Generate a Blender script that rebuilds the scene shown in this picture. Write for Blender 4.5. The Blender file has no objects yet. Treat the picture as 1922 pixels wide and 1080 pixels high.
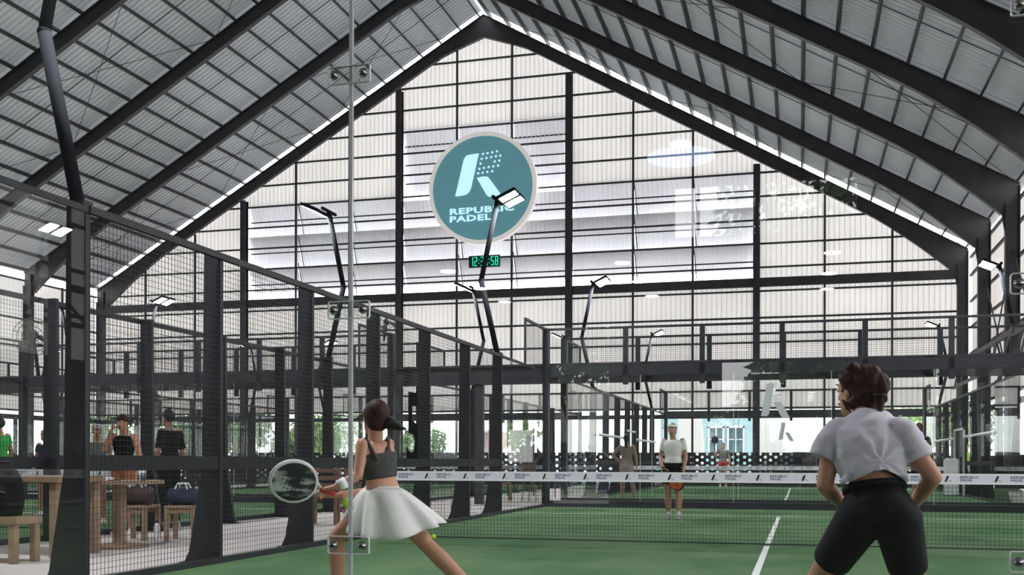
import bpy, bmesh, math, random
from mathutils import Vector as V, Matrix, noise
random.seed(4)
S = bpy.context.scene
COL = S.collection
PI = math.pi
# ------------------------------------------------------------------ camera
# An upright camera with a vertical shift (the verticals of the photograph are parallel).
FPX, PXC, PYC, YAW, ROLL = 1996., 945., 867., .2726, .0022
CAM = V((.386, -3.143, 1.014))
cd = bpy.data.cameras.new('camera'); cam = bpy.data.objects.new('camera', cd); COL.objects.link(cam)
cd.sensor_width = 36; cd.lens = 36*FPX/1922
cd.shift_x = -(PXC-961)/1922; cd.shift_y = (PYC-540)/1922
cd.clip_start = .05; cd.clip_end = 600
cam.rotation_mode = 'QUATERNION'
_F = V((-math.sin(YAW), math.cos(YAW), 0)); _R0 = V((math.cos(YAW), math.sin(YAW), 0)); _U0 = V((0, 0, 1))
_R = _R0*math.cos(ROLL)+_U0*math.sin(ROLL); _U = -_R0*math.sin(ROLL)+_U0*math.cos(ROLL)
cam.matrix_world = Matrix.Translation(CAM) @ Matrix((_R, _U, -_F)).transposed().to_4x4()
S.camera = cam
def at(u, v, y=None, z=None, x=None):
    """world point seen at pixel (u,v) on the plane y=, z= or x="""
    d = _F+_R*((u-PXC)/FPX)+_U*((PYC-v)/FPX)
    t = (y-CAM.y)/d.y if y is not None else (z-CAM.z)/d.z if z is not None else (x-CAM.x)/d.x
    return CAM+d*t
# ------------------------------------------------------------------ sky and exposure
W = bpy.data.worlds.new('overcast_sky'); S.world = W; W.use_nodes = True
wn = W.node_tree; bg = wn.nodes['Background']
SKY = 4.6
tc = wn.nodes.new('ShaderNodeTexCoord'); sx = wn.nodes.new('ShaderNodeSeparateXYZ'); rp = wn.nodes.new('ShaderNodeValToRGB')
wn.links.new(tc.outputs['Generated'], sx.inputs[0]); wn.links.new(sx.outputs['Z'], rp.inputs[0]); wn.links.new(rp.outputs[0], bg.inputs['Color'])
rp.color_ramp.elements[0].color = (.88, .89, .90, 1); rp.color_ramp.elements[1].color = (.95, .97, 1, 1)
bg.inputs['Strength'].default_value = SKY
S.view_settings.view_transform = 'Standard'; S.view_settings.look = 'None'; S.view_settings.gamma = 1
S.view_settings.use_curve_mapping = False
S.view_settings.exposure = 0.45
S.cycles.max_bounces = 7; S.cycles.diffuse_bounces = 4; S.cycles.glossy_bounces = 3; S.cycles.transmission_bounces = 4
S.cycles.transparent_max_bounces = 64
S.cycles.use_denoising = True
S.cycles.sample_clamp_indirect = 6
S.cycles.caustics_reflective = False; S.cycles.caustics_refractive = False

# ------------------------------------------------------------------ materials
def newmat(n):
    m = bpy.data.materials.new(n); m.use_nodes = True; m.node_tree.nodes.clear()
    o = m.node_tree.nodes.new('ShaderNodeOutputMaterial'); return m, m.node_tree, o
def pm(n, c, rough=.6, metal=0, nscale=0, namt=.15, bump=0, bscale=None, spec=.5):
    """principled material with procedural colour variation"""
    m, t, o = newmat(n); b = t.nodes.new('ShaderNodeBsdfPrincipled'); t.links.new(b.outputs[0], o.inputs[0])
    b.inputs['Roughness'].default_value = rough; b.inputs['Metallic'].default_value = metal
    b.inputs['Specular IOR Level'].default_value = spec
    b.inputs['Base Color'].default_value = (*c, 1)
    g = t.nodes.new('ShaderNodeTexCoord')
    if nscale:
        k = t.nodes.new('ShaderNodeTexNoise'); k.inputs['Scale'].default_value = nscale; k.inputs['Detail'].default_value = 5
        t.links.new(g.outputs['Object'], k.inputs['Vector'])
        r = t.nodes.new('ShaderNodeValToRGB'); r.color_ramp.elements[0].position = .3; r.color_ramp.elements[1].position = .7
        r.color_ramp.elements[0].color = (*[x*(1-namt) for x in c], 1); r.color_ramp.elements[1].color = (*[min(1, x*(1+namt)) for x in c], 1)
        t.links.new(k.outputs['Fac'], r.inputs[0]); t.links.new(r.outputs[0], b.inputs['Base Color'])
    if bump:
        k2 = t.nodes.new('ShaderNodeTexNoise'); k2.inputs['Scale'].default_value = bscale or 60; t.links.new(g.outputs['Object'], k2.inputs['Vector'])
        bp = t.nodes.new('ShaderNodeBump'); bp.inputs['Strength'].default_value = bump; bp.inputs['Distance'].default_value = .01
        t.links.new(k2.outputs['Fac'], bp.inputs['Height']); t.links.new(bp.outputs[0], b.inputs['Normal'])
    return m
def sheetmat(n, c, trans, nscale=.25, namt=.07, gloss=.0):
    """translucent painted or polycarbonate roofing sheet"""
    m, t, o = newmat(n)
    g = t.nodes.new('ShaderNodeTexCoord'); k = t.nodes.new('ShaderNodeTexNoise'); k.inputs['Scale'].default_value = nscale; k.inputs['Detail'].default_value = 4
    t.links.new(g.outputs['Object'], k.inputs['Vector'])
    r = t.nodes.new('ShaderNodeValToRGB'); r.color_ramp.elements[0].position = .3; r.color_ramp.elements[1].position = .7
    r.color_ramp.elements[0].color = (*[x*(1-namt) for x in c], 1); r.color_ramp.elements[1].color = (*[min(1, x*(1+namt)) for x in c], 1)
    t.links.new(k.outputs['Fac'], r.inputs[0])
    d = t.nodes.new('ShaderNodeBsdfDiffuse'); tr = t.nodes.new('ShaderNodeBsdfTranslucent'); mx = t.nodes.new('ShaderNodeMixShader')
    t.links.new(r.outputs[0], d.inputs[0]); t.links.new(r.outputs[0], tr.inputs[0]); mx.inputs[0].default_value = trans
    t.links.new(d.outputs[0], mx.inputs[1]); t.links.new(tr.outputs[0], mx.inputs[2])
    out = mx
    if gloss:
        gl = t.nodes.new('ShaderNodeBsdfGlossy'); gl.inputs['Roughness'].default_value = .35; gl.inputs[0].default_value = (.8, .8, .82, 1)
        m2 = t.nodes.new('ShaderNodeMixShader'); m2.inputs[0].default_value = gloss
        t.links.new(mx.outputs[0], m2.inputs[1]); t.links.new(gl.outputs[0], m2.inputs[2]); out = m2
    t.links.new(out.outputs[0], o.inputs[0]); return m
def glassmat(n, tint, ior=1.5, rough=0):
    m, t, o = newmat(n); tr = t.nodes.new('ShaderNodeBsdfTransparent'); tr.inputs[0].default_value = (*tint, 1)
    gl = t.nodes.new('ShaderNodeBsdfGlossy'); gl.inputs['Roughness'].default_value = rough
    gm = t.nodes.new('ShaderNodeNewGeometry'); dt = t.nodes.new('ShaderNodeVectorMath'); dt.operation = 'DOT_PRODUCT'
    t.links.new(gm.outputs['Normal'], dt.inputs[0]); t.links.new(gm.outputs['Incoming'], dt.inputs[1])
    def mt(op, x, y=None):
        k = t.nodes.new('ShaderNodeMath'); k.operation = op
        for q, w in enumerate((x, y)):
            if w is None: continue
            if isinstance(w, (int, float)): k.inputs[q].default_value = w
            else: t.links.new(w, k.inputs[q])
        return k.outputs[0]
    f0 = ((ior-1)/(ior+1))**2      # Schlick's approximation, the same on both faces of a thin pane
    fr = mt('ADD', mt('MULTIPLY', mt('POWER', mt('SUBTRACT', 1, mt('ABSOLUTE', dt.outputs['Value'])), 5), 1-f0), f0)
    mx = t.nodes.new('ShaderNodeMixShader'); t.links.new(fr, mx.inputs[0]); t.links.new(tr.outputs[0], mx.inputs[1]); t.links.new(gl.outputs[0], mx.inputs[2])
    t.links.new(mx.outputs[0], o.inputs[0]); return m
def emit(n, c, s):
    m, t, o = newmat(n); e = t.nodes.new('ShaderNodeEmission'); e.inputs[0].default_value = (*c, 1); e.inputs[1].default_value = s
    t.links.new(e.outputs[0], o.inputs[0]); return m
def turfmat():
    m, t, o = newmat('turf'); b = t.nodes.new('ShaderNodeBsdfPrincipled'); t.links.new(b.outputs[0], o.inputs[0]); b.inputs['Roughness'].default_value = .9
    b.inputs['Specular IOR Level'].default_value = .15
    g = t.nodes.new('ShaderNodeTexCoord')
    def nz(sc, det=4, stretch=None):
        k = t.nodes.new('ShaderNodeTexNoise'); k.inputs['Scale'].default_value = sc; k.inputs['Detail'].default_value = det
        if stretch:
            mp = t.nodes.new('ShaderNodeMapping'); mp.inputs['Scale'].default_value = stretch; t.links.new(g.outputs['Object'], mp.inputs[0]); t.links.new(mp.outputs[0], k.inputs['Vector'])
        else: t.links.new(g.outputs['Object'], k.inputs['Vector'])
        return k
    a = nz(.55, 6); f = nz(90, 3); st = nz(1.3, 5, (1, .35, 1))
    r = t.nodes.new('ShaderNodeValToRGB'); r.color_ramp.elements[0].position = .34; r.color_ramp.elements[1].position = .68
    r.color_ramp.elements[0].color = (.045, .135, .050, 1); r.color_ramp.elements[1].color = (.165, .265, .125, 1)
    ad = t.nodes.new('ShaderNodeMath'); ad.operation = 'ADD'; ml = t.nodes.new('ShaderNodeMath'); ml.operation = 'MULTIPLY'; ml.inputs[1].default_value = .5
    t.links.new(a.outputs['Fac'], ad.inputs[0]); t.links.new(st.outputs['Fac'], ad.inputs[1]); t.links.new(ad.outputs[0], ml.inputs[0]); t.links.new(ml.outputs[0], r.inputs[0])
    mx = t.nodes.new('ShaderNodeMix'); mx.data_type = 'RGBA'; mx.blend_type = 'MULTIPLY'; mx.inputs[0].default_value = .5
    t.links.new(r.outputs[0], mx.inputs[6])
    r2 = t.nodes.new('ShaderNodeValToRGB'); r2.color_ramp.elements[0].position = .35; r2.color_ramp.elements[1].position = .65
    r2.color_ramp.elements[0].color = (.6, .6, .6, 1); r2.color_ramp.elements[1].color = (1, 1, 1, 1)
    t.links.new(f.outputs['Fac'], r2.inputs[0]); t.links.new(r2.outputs[0], mx.inputs[7]); t.links.new(mx.outputs[2], b.inputs['Base Color'])
    bp = t.nodes.new('ShaderNodeBump'); bp.inputs['Strength'].default_value = .5; bp.inputs['Distance'].default_value = .01
    t.links.new(f.outputs['Fac'], bp.inputs['Height']); t.links.new(bp.outputs[0], b.inputs['Normal'])
    return m
M = dict(
    steel=pm('dark_steel', (.026, .027, .033), .5, 0, 3, .2, spec=.35),
    frame=pm('frame_steel', (.046, .044, .052), .5, .1, 1.5, .25),
    girt=pm('girt_steel', (.045, .044, .050), .55, 0, 2, .2),
    pole=pm('pole_paint', (.018, .019, .024), .85, 0, 3, .2, spec=.1),
    wire=pm('wire', (.02, .021, .023), .5, .2),
    wall=sheetmat('wall_sheet', (.80, .765, .75), .215),
    louver=sheetmat('louver_sheet', (.85, .84, .88), .12),
    roof=sheetmat('roof_sheet', (.56, .57, .60), .045, .12, .16, .12),
    concrete=pm('concrete', (.60, .54, .51), .75, 0, .8, .1, .1, 40),
    outground=pm('outside_paving', (.55, .54, .52), .9, 0, .3, .15),
    turf=turfmat(),
    line=pm('line_white', (.78, .80, .76), .8, 0, 12, .06),
    glass=glassmat('glass', (.970, .978, .974)),
    seam=pm('seam', (.55, .58, .58), .25, 0, 6, .1),
    acryl=glassmat('clear_plate', (.93, .95, .94), 1.35),
    acrylrim=pm('plate_rim', (.72, .76, .75), .25),
    chrome=pm('chrome', (.32, .31, .30), .22, 1, 20, .1),
    brownbag=pm('brown_leather', (.045, .026, .022), .6, 0, 8, .2),
    white=pm('white_paint', (.78, .78, .77), .5, 0, 4, .04),
    band=pm('band_vinyl', (.82, .79, .88), .6, 0, 5, .04),
    bandedge=pm('band_edge', (.88, .88, .90), .6),
    net=pm('net_cord', (.018, .020, .018), .8),
    black=pm('black_matt', (.015, .015, .017), .7, 0, 8, .2),
    ink=pm('ink', (.10, .09, .15), .6),
    gold=pm('gold_ink', (.55, .52, .34), .6),
    tealx=pm('sign_teal_old', (.19, .43, .50), .45, 0, .6, .06),
    signwhite=pm('sign_white', (.85, .84, .80), .5),
    signblue=emit('sign_lit_blue', (.50, .80, 1.0), 1.0),
    led=emit('lamp_led', (.93, .95, 1.0), 330),
    down=emit('downlight', (1, .98, .93), 14),
    clock=emit('clock_led', (.02, .9, .50), 1.1),
    clockoff=pm('clock_case', (.012, .03, .025), .4),
    wood=pm('oak', (.30, .205, .13), .55, 0, 7, .2),
    wood2=pm('walnut', (.24, .13, .08), .5, 0, 7, .2),
    skin=pm('skin', (.54, .26, .17), .5, 0, 9, .07, .08, 120),
    skinpale=pm('skin_pale', (.58, .36, .27), .5, 0, 9, .07),
    skintan=pm('skin_tan', (.42, .23, .16), .5, 0, 9, .07),
    hair=pm('hair_brown', (.048, .020, .016), .6, 0, 40, .4, .3, 90, .2),
    hairblack=pm('hair_black', (.014, .012, .012), .5, 0, 40, .3, .4, 90),
    tee=pm('tee_lilac', (.60, .57, .64), .85, 0, 14, .05, .25, 16),
    teewhite=pm('tee_white', (.74, .73, .68), .85, 0, 14, .05, .2, 20),
    skirt=pm('skirt_white', (.88, .86, .84), .8, 0, 8, .04, .15, 14),
    darkcloth=pm('black_cloth', (.007, .007, .008), .8, 0, 5, .25, 0, 8, .25),
    olive=pm('olive_cloth', (.045, .048, .042), .75, 0, 20, .15),
    greycloth=pm('grey_cloth', (.16, .17, .16), .85, 0, 20, .15),
    navy=pm('navy_cloth', (.02, .03, .06), .8, 0, 10, .2),
    pink=pm('beige_cloth', (.50, .38, .34), .85, 0, 10, .1),
    rust=pm('rust_cloth', (.42, .16, .08), .8),
    orange=pm('orange_cloth', (.65, .12, .03), .7, 0, 12, .2),
    red=pm('red_cloth', (.5, .05, .04), .7),
    green=pm('green_cloth', (.05, .42, .08), .8),
    sticker=pm('green_sticker', (.07, .55, .13), .6),
    frost=pm('frosted_sticker', (.50, .54, .53), .6),
    ball=pm('ball_felt', (.55, .80, .06), .85, 0, 60, .15),
    leaf=pm('leaf', (.13, .24, .09), .6, 0, 1.2, .5),
    leaf2=pm('leaf_light', (.30, .42, .18), .6, 0, 1.2, .4),
    bark=pm('bark', (.12, .09, .06), .9, 0, 6, .3),
    bluewall=pm('pale_blue_render', (.42, .60, .66), .8, 0, .5, .06),
    whitewall=pm('white_render', (.90, .90, .89), .8, 0, .5, .05),
    pinkwall=pm('pink_render', (.62, .50, .47), .8, 0, 1, .15),
    winglass=pm('window_pane', (.10, .18, .22), .08, 0, 2, .3),
    carblue=pm('car_blue', (.08, .20, .50), .3, .2),
    carwhite=pm('car_white', (.75, .77, .80), .3),
    darkwall=pm('dark_render', (.035, .034, .036), .8, 0, 1, .2),
    bluebag=pm('teal_cloth', (.02, .14, .20), .7),
    brush=pm('racket_face', (.05, .05, .055), .45, 0, 9, .3),
    racketrim=pm('racket_rim', (.62, .64, .62), .35),
)
def racketface():
    m, t, o = newmat('racket_face_streaked'); b = t.nodes.new('ShaderNodeBsdfPrincipled'); t.links.new(b.outputs[0], o.inputs[0]); b.inputs['Roughness'].default_value = .4
    g = t.nodes.new('ShaderNodeTexCoord'); mp = t.nodes.new('ShaderNodeMapping'); mp.inputs['Scale'].default_value = (6, 6, 26)
    k = t.nodes.new('ShaderNodeTexNoise'); k.inputs['Scale'].default_value = 1; k.inputs['Detail'].default_value = 3
    t.links.new(g.outputs['Object'], mp.inputs[0]); t.links.new(mp.outputs[0], k.inputs['Vector'])
    r = t.nodes.new('ShaderNodeValToRGB'); r.color_ramp.elements[0].position = .48; r.color_ramp.elements[1].position = .66
    r.color_ramp.elements[0].color = (.02, .02, .025, 1); r.color_ramp.elements[1].color = (.42, .45, .42, 1)
    t.links.new(k.outputs['Fac'], r.inputs[0]); t.links.new(r.outputs[0], b.inputs['Base Color']); return m
M['racket'] = racketface()
def lit(n, c, e):
    """face of a light box: lit from inside"""
    m = pm(n, c, .45, 0, .6, .06); b = [q for q in m.node_tree.nodes if q.type == 'BSDF_PRINCIPLED'][0]
    b.inputs['Emission Color'].default_value = (*c, 1); b.inputs['Emission Strength'].default_value = e; return m
M['teal'] = lit('sign_teal', (.15, .38, .45), .28)
M['signwhite'] = lit('sign_white', (.85, .80, .78), .35)

# ------------------------------------------------------------------ helpers
ORG = {}
def org(o):
    return ORG.get(o.name, V((0, 0, 0))) if o else V((0, 0, 0))
def tag(o, label=None, cat=None, group=None, kind=None):
    if label: o['label'] = label
    if cat: o['category'] = cat
    if group: o['group'] = group
    if kind: o['kind'] = kind
    return o
def thing(name, loc, label, cat, group=None, kind=None):
    o = bpy.data.objects.new(name, None); COL.objects.link(o); o.location = loc; ORG[o.name] = V(loc); o.empty_display_size = .1
    return tag(o, label, cat, group, kind)
def link(name, me, mat=None, parent=None):
    if mat and not me.materials: me.materials.append(M[mat] if isinstance(mat, str) else mat)
    o = bpy.data.objects.new(name, me); COL.objects.link(o); o.parent = parent
    ORG[o.name] = org(parent); return o
class MB:
    def __init__(s): s.v = []; s.f = []
    def add(s, vs, fs):
        n = len(s.v); s.v += [tuple(x) for x in vs]; s.f += [tuple(i+n for i in f) for f in fs]; return s
    def box(s, x0, x1, y0, y1, z0, z1):
        return s.add([(x0, y0, z0), (x1, y0, z0), (x1, y1, z0), (x0, y1, z0), (x0, y0, z1), (x1, y0, z1), (x1, y1, z1), (x0, y1, z1)],
                     [(0, 3, 2, 1), (4, 5, 6, 7), (0, 1, 5, 4), (1, 2, 6, 5), (2, 3, 7, 6), (3, 0, 4, 7)])
    def prism(s, poly, axis, a, b):
        """poly of 2D points extruded along axis from a to b (axis 1: points are x,z; axis 0: points are y,z; axis 2: x,y)"""
        n = len(poly)
        def P(p, t): return (p[0], t, p[1]) if axis == 1 else (t, p[0], p[1]) if axis == 0 else (p[0], p[1], t)
        return s.add([P(p, a) for p in poly]+[P(p, b) for p in poly],
                     [tuple(range(n)), tuple(range(2*n-1, n-1, -1))]+[(i, (i+1) % n, n+(i+1) % n, n+i) for i in range(n)])
    def bar(s, a, b, w, h=None, up=(0, 0, 1)):
        a = V(a); b = V(b); h = h or w; d = (b-a).normalized(); up = V(up)
        if abs(d.dot(up)) > .98: up = V((0, 1, 0))
        x = d.cross(up).normalized()*w/2; y = x.cross(d).normalized()*h/2
        return s.add([a-x-y, a+x-y, a+x+y, a-x+y, b-x-y, b+x-y, b+x+y, b-x+y],
                     [(0, 3, 2, 1), (4, 5, 6, 7), (0, 1, 5, 4), (1, 2, 6, 5), (2, 3, 7, 6), (3, 0, 4, 7)])
    def tube(s, pts, r, n=8, caps=True):
        pts = [V(p) for p in pts]; R = r if isinstance(r, (list, tuple)) else [r]*len(pts)
        k = len(s.v); ref = None
        for i, p in enumerate(pts):
            d = (pts[min(i+1, len(pts)-1)]-pts[max(i-1, 0)]).normalized()
            if ref is None:
                ref = V((0, 0, 1)) if abs(d.z) < .9 else V((1, 0, 0))
            x = d.cross(ref).normalized(); y = x.cross(d); ref = y
            for j in range(n):
                a = 2*PI*j/n; s.v.append(tuple(p+(x*math.cos(a)+y*math.sin(a))*R[i]))
        for i in range(len(pts)-1):
            for j in range(n):
                a = k+i*n+j; b = k+i*n+(j+1) % n; s.f.append((a, b, b+n, a+n))
        if caps:
            s.f.append(tuple(k+j for j in range(n))[::-1]); s.f.append(tuple(k+(len(pts)-1)*n+j for j in range(n)))
        return s
    def loft(s, rings, n=20, caps=True):
        """rings: (centre, xvec, yvec)"""
        k = len(s.v)
        for c, x, y in rings:
            for j in range(n):
                a = 2*PI*j/n; s.v.append(tuple(V(c)+V(x)*math.cos(a)+V(y)*math.sin(a)))
        for i in range(len(rings)-1):
            for j in range(n):
                a = k+i*n+j; b = k+i*n+(j+1) % n; s.f.append((a, b, b+n, a+n))
        if caps:
            s.f.append(tuple(k+j for j in range(n))[::-1]); s.f.append(tuple(k+(len(rings)-1)*n+j for j in range(n)))
        return s
    def cap(s, a, b, ra, rb, n=12):
        """tapered limb with rounded ends"""
        a = V(a); b = V(b); d = b-a
        if d.length < 1e-5: d = V((0, 0, 1e-4))
        d.normalize(); x = d.orthogonal().normalized(); y = d.cross(x)
        R = []
        for t in (-.95, -.7, -.35, 0): R.append((a+d*ra*t, x*ra*math.sqrt(1-t*t), y*ra*math.sqrt(1-t*t)))
        for t in (0, .35, .7, .95): R.append((b+d*rb*t, x*rb*math.sqrt(1-t*t), y*rb*math.sqrt(1-t*t)))
        return s.loft(R, n)
    def ball(s, c, rx, ry=None, rz=None, X=(1, 0, 0), Y=(0, 1, 0), Z=(0, 0, 1), n=16, m=9):
        ry = ry or rx; rz = rz or rx; c = V(c); X = V(X); Y = V(Y); Z = V(Z)
        R = []
        for i in range(m):
            t = -PI/2+PI*(i+.5)/m if 0 else -PI/2+PI*(.04+.92*i/(m-1)); R.append((c+Z*rz*math.sin(t), X*rx*math.cos(t), Y*ry*math.cos(t)))
        return s.loft(R, n)
    def mesh(s, name, mat=None, parent=None, smooth=False):
        o = org(parent); me = bpy.data.meshes.new(name)
        me.from_pydata([(x-o.x, y-o.y, z-o.z) for x, y, z in s.v], [], s.f)
        if mat: me.materials.append(M[mat] if isinstance(mat, str) else mat)
        if smooth: me.polygons.foreach_set('use_smooth', [True]*len(me.polygons))
        return me
    def build(s, name, mat, parent=None, smooth=False, label=None, kind=None):
        ob = link(name, s.mesh(name, mat, parent, smooth), None, parent)
        if label: ob['label'] = label
        if kind: ob['kind'] = kind
        return ob
def copy_tree(o, loc=None, label=None, cat=None, rot=None):
    def rec(a, par):
        c = a.copy(); COL.objects.link(c); c.parent = par
        for ch in a.children: rec(ch, c)
        return c
    c = rec(o, None)
    if loc is not None: c.location = loc
    if rot is not None: c.rotation_euler[2] = rot
    ORG[c.name] = V(c.location)
    if label: c['label'] = label
    return c
def bevel(ob, w=.01, seg=2):
    bm = bmesh.new(); bm.from_mesh(ob.data)
    bmesh.ops.bevel(bm, geom=[e for e in bm.edges], offset=w, segments=seg, affect='EDGES', clamp_overlap=True)
    bm.to_mesh(ob.data); bm.free(); return ob
def organic(mb, name, mat, parent, vox=.012, it=4, label=None, folds=None):
    """fuse overlapping volumes into one continuous smooth surface"""
    me = mb.mesh('tmp'); ob = bpy.data.objects.new('tmp', me); COL.objects.link(ob)
    bm = bmesh.new(); bm.from_mesh(me); bmesh.ops.recalc_face_normals(bm, faces=bm.faces); bm.to_mesh(me); bm.free()
    r = ob.modifiers.new('r', 'REMESH'); r.mode = 'VOXEL'; r.voxel_size = vox; r.use_smooth_shade = True
    if it:
        k = ob.modifiers.new('s', 'SMOOTH'); k.factor = .5; k.iterations = it
    dg = bpy.context.evaluated_depsgraph_get(); dg.update()
    out = bpy.data.meshes.new_from_object(ob.evaluated_get(dg)); bpy.data.objects.remove(ob); bpy.data.meshes.remove(me)
    out.name = name; o = org(parent)
    for v in out.vertices:
        if folds: v.co += folds(v.co.copy(), v.normal.copy())
        v.co -= o
    out.polygons.foreach_set('use_smooth', [True]*len(out.polygons))
    out.materials.clear(); out.materials.append(M[mat])
    ob = link(name, out, None, parent)
    if label: ob['label'] = label
    return ob
_tc = {}
def textmesh(txt, size, bold=0.0, ext=.001):
    """lettering as a mesh in the XY plane, left aligned at the origin"""
    k = (txt, size, bold)
    if k in _tc: return _tc[k]
    c = bpy.data.curves.new('t', 'FONT'); c.body = txt; c.size = size; c.offset = bold; c.extrude = ext; c.space_character = 1.08; c.resolution_u = 2
    ob = bpy.data.objects.new('t', c); COL.objects.link(ob); dg = bpy.context.evaluated_depsgraph_get(); dg.update()
    me = bpy.data.meshes.new_from_object(ob.evaluated_get(dg)); bpy.data.objects.remove(ob)
    vs = [v.co.copy() for v in me.vertices]; fs = [tuple(p.vertices) for p in me.polygons]; bpy.data.meshes.remove(me)
    _tc[k] = (vs, fs); return _tc[k]
def put_text(mb, txt, size, o, X, Y, bold=0., wscale=1., ext=.001):
    vs, fs = textmesh(txt, size, bold, ext); o = V(o); X = V(X); Y = V(Y); N = X.cross(Y)
    mb.add([o+X*v.x*wscale+Y*v.y+N*v.z for v in vs], fs); return max(v.x for v in vs)*wscale

# ================================================================== SETTING
GY = 50.; RX = -15.55; HW = 23.35; EZ = 10.9; AZ = 24.3
def roofz(x): return AZ-(AZ-EZ)*abs(x-RX)/HW
X0, X1 = RX-HW, RX+HW
Y0 = -22.
MB().box(-60, 30, -30, 54, -.12, -.001).build('floor', 'concrete', kind='structure')
g = MB().add([(-160, -120, -.14), (140, -120, -.14), (140, 160, -.14), (-160, 160, -.14)], [(0, 1, 2, 3)]).build('ground_outside', 'outground', kind='structure')

# ---- gable wall
def corr_strip(mb, xa, xb, zlo, zhi, y, pitch=.24, dep=.07, yb=None):
    """vertical ribbed sheet between xa and xb; zlo/zhi functions or numbers; yb = y at the bottom when it leans"""
    xs = []; x = xa
    while x < xb-1e-6:
        for dx, d in ((0, 0), (pitch*.66, 0), (pitch*.74, -dep), (pitch*.90, -dep)):
            if x+dx < xb: xs.append((x+dx, d))
        x += pitch
    xs.append((xb, 0))
    pv = []
    for x, d in xs:
        lo = zlo(x) if callable(zlo) else zlo; hi = zhi(x) if callable(zhi) else zhi
        pv.append(((x, (yb if yb is not None else y)+d, lo), (x, y+d, max(hi, lo+.01))))
    vs = [q for p in pv for q in p]
    mb.add(vs, [(2*i, 2*i+2, 2*i+3, 2*i+1) for i in range(len(pv)-1)]); return mb
gw = thing('wall_back', (RX, GY, 0), None, None, kind='structure')
colx = [X0+.05, -29.4, -20.2, -11.0, -1.7, X1-.1]
thin = [-35.8, -32.6, -26.34, -23.17, -17.05, -14.06, -7.75, -4.78, 1.47, 4.52]
allx = sorted([X0, *colx[1:-1], X1]+thin)
TOP = lambda x: roofz(x)-.45
LZ0, LZ1 = 9.95, 15.2
CZ1 = 18.7
def opening(xm):
    if -29.4 < xm < -1.7: return (LZ0, CZ1 if -20.2 < xm < -11 else LZ1)
for a, b in zip(allx[:-1], allx[1:]):
    op = opening((a+b)/2)
    mb = MB()
    if op:
        corr_strip(mb, a, b, 3.6, op[0]-.1, GY+.2)
        corr_strip(mb, a, b, op[1], TOP, GY+.2)
    else: corr_strip(mb, a, b, 3.6, TOP, GY+.2)
    mb.build('wall_sheet', 'wall', gw)
    if op:
        tiers = [(10.55, 11.7), (11.7, 13.45), (13.45, 15.2)]+([(15.5, 18.72)] if op[1] > 16 else [])
        if op[1] > 16: tiers[2] = (13.45, 14.9)
        for z0, z1 in tiers:
            corr_strip(MB(), a+.02, b-.02, z0-.05, z1+.05, GY+.28, yb=GY+.95).build('louver_sheet', 'louver', gw)
# girts
for k in range(-1, 13):
    z = 9.35+1.155*k if k >= 0 else 0
    if k < 0: continue
    hx = HW*(AZ-.55-z)/(AZ-EZ) if z > EZ else HW
    xa, xb = max(X0, RX-hx), min(X1, RX+hx)
    if xb-xa < 1: continue
    MB().box(xa, xb, GY+.06, GY+.16, z-.04, z+.04).build('girt', 'girt', gw)
for z in (8.05, 6.85, 5.65, 4.5, 3.65):
    MB().box(X0, X1, GY+.06, GY+.16, z-.045, z+.045).build('girt', 'girt', gw)
# louver rails behind: thin lines at the head and foot of each tier
for z in (9.98, 10.85, 11.72, 12.6, 13.48, 14.35, 15.2):
    MB().box(-29.3, -1.75, GY+.42, GY+.47, z-.03, z+.03).build('louver_rail', 'girt', gw)
for z in (15.9, 16.9, 17.9, 18.72):
    MB().box(-20.1, -11.1, GY+.42, GY+.47, z-.03, z+.03).build('louver_rail', 'girt', gw)
for x in thin:
    if opening(x):
        for dx in (.12,):
            m = MB()
            for z0 in (10.2, 11.7, 13.45): m.bar((x+dx, GY+.8, z0), (x+dx-.12, GY+.3, z0+1.75), .04)
            m.build('louver_stay', 'girt', gw)
# thin posts
for x in thin:
    MB().box(x-.05, x+.05, GY-.02, GY+.08, 0 if x > -30 else 0, roofz(x)-.7).build('wall_post', 'girt', gw)
# lower dark rail and the strip of posts under the sheets
MB().box(X0, X1, GY-.05, GY+.1, 3.16, 3.36).build('low_rail', 'frame', gw)
# cross beam
MB().box(colx[0], colx[-1], GY-.2, GY-.02, 9.52, 9.95).build('cross_beam', 'frame', gw)
for x in colx[1:-1]:
    m = MB(); m.box(x-.16, x+.16, GY-.34, GY-.30, 0, roofz(x)-.9); m.box(x-.16, x+.16, GY-.02, GY+.02, 0, roofz(x)-.9); m.box(x-.02, x+.02, GY-.3, GY-.02, 0, roofz(x)-.9)
    m.build('wall_column', 'frame', gw)
# ---- perforated barrier along the far end
bar = thing('trim_far_barrier', (RX, 47.5, 0), None, None, kind='structure')
def perf(mb, xa, xb, z0, z1, y, c=.235, r=.074):
    """steel plate with real round holes in staggered rows"""
    nx = max(1, round((xb-xa)/c)); nz = max(1, round((z1-z0)/(c*.62)))
    w = (xb-xa)/nx; h = (z1-z0)/nz
    for i in range(nx):
        for j in range(nz):
            cx = xa+(i+.5)*w; cz = z0+(j+.5)*h; sq = [(cx-w/2, cz-h/2), (cx, cz-h/2), (cx+w/2, cz-h/2), (cx+w/2, cz), (cx+w/2, cz+h/2), (cx, cz+h/2), (cx-w/2, cz+h/2), (cx-w/2, cz)]
            if (i+j) % 2:
                mb.add([(p[0], y, p[1]) for p in sq], [tuple(range(8))])
            else:
                ci = [(cx+r*math.cos(a), cz+r*math.sin(a)) for a in [PI*(1.25+.25*q) for q in range(8)]]
                mb.add([(p[0], y, p[1]) for p in sq]+[(p[0], y, p[1]) for p in ci], [(q, (q+1) % 8, 8+(q+1) % 8, 8+q) for q in range(8)])
    return mb
x = X0+.5; i = 0
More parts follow.
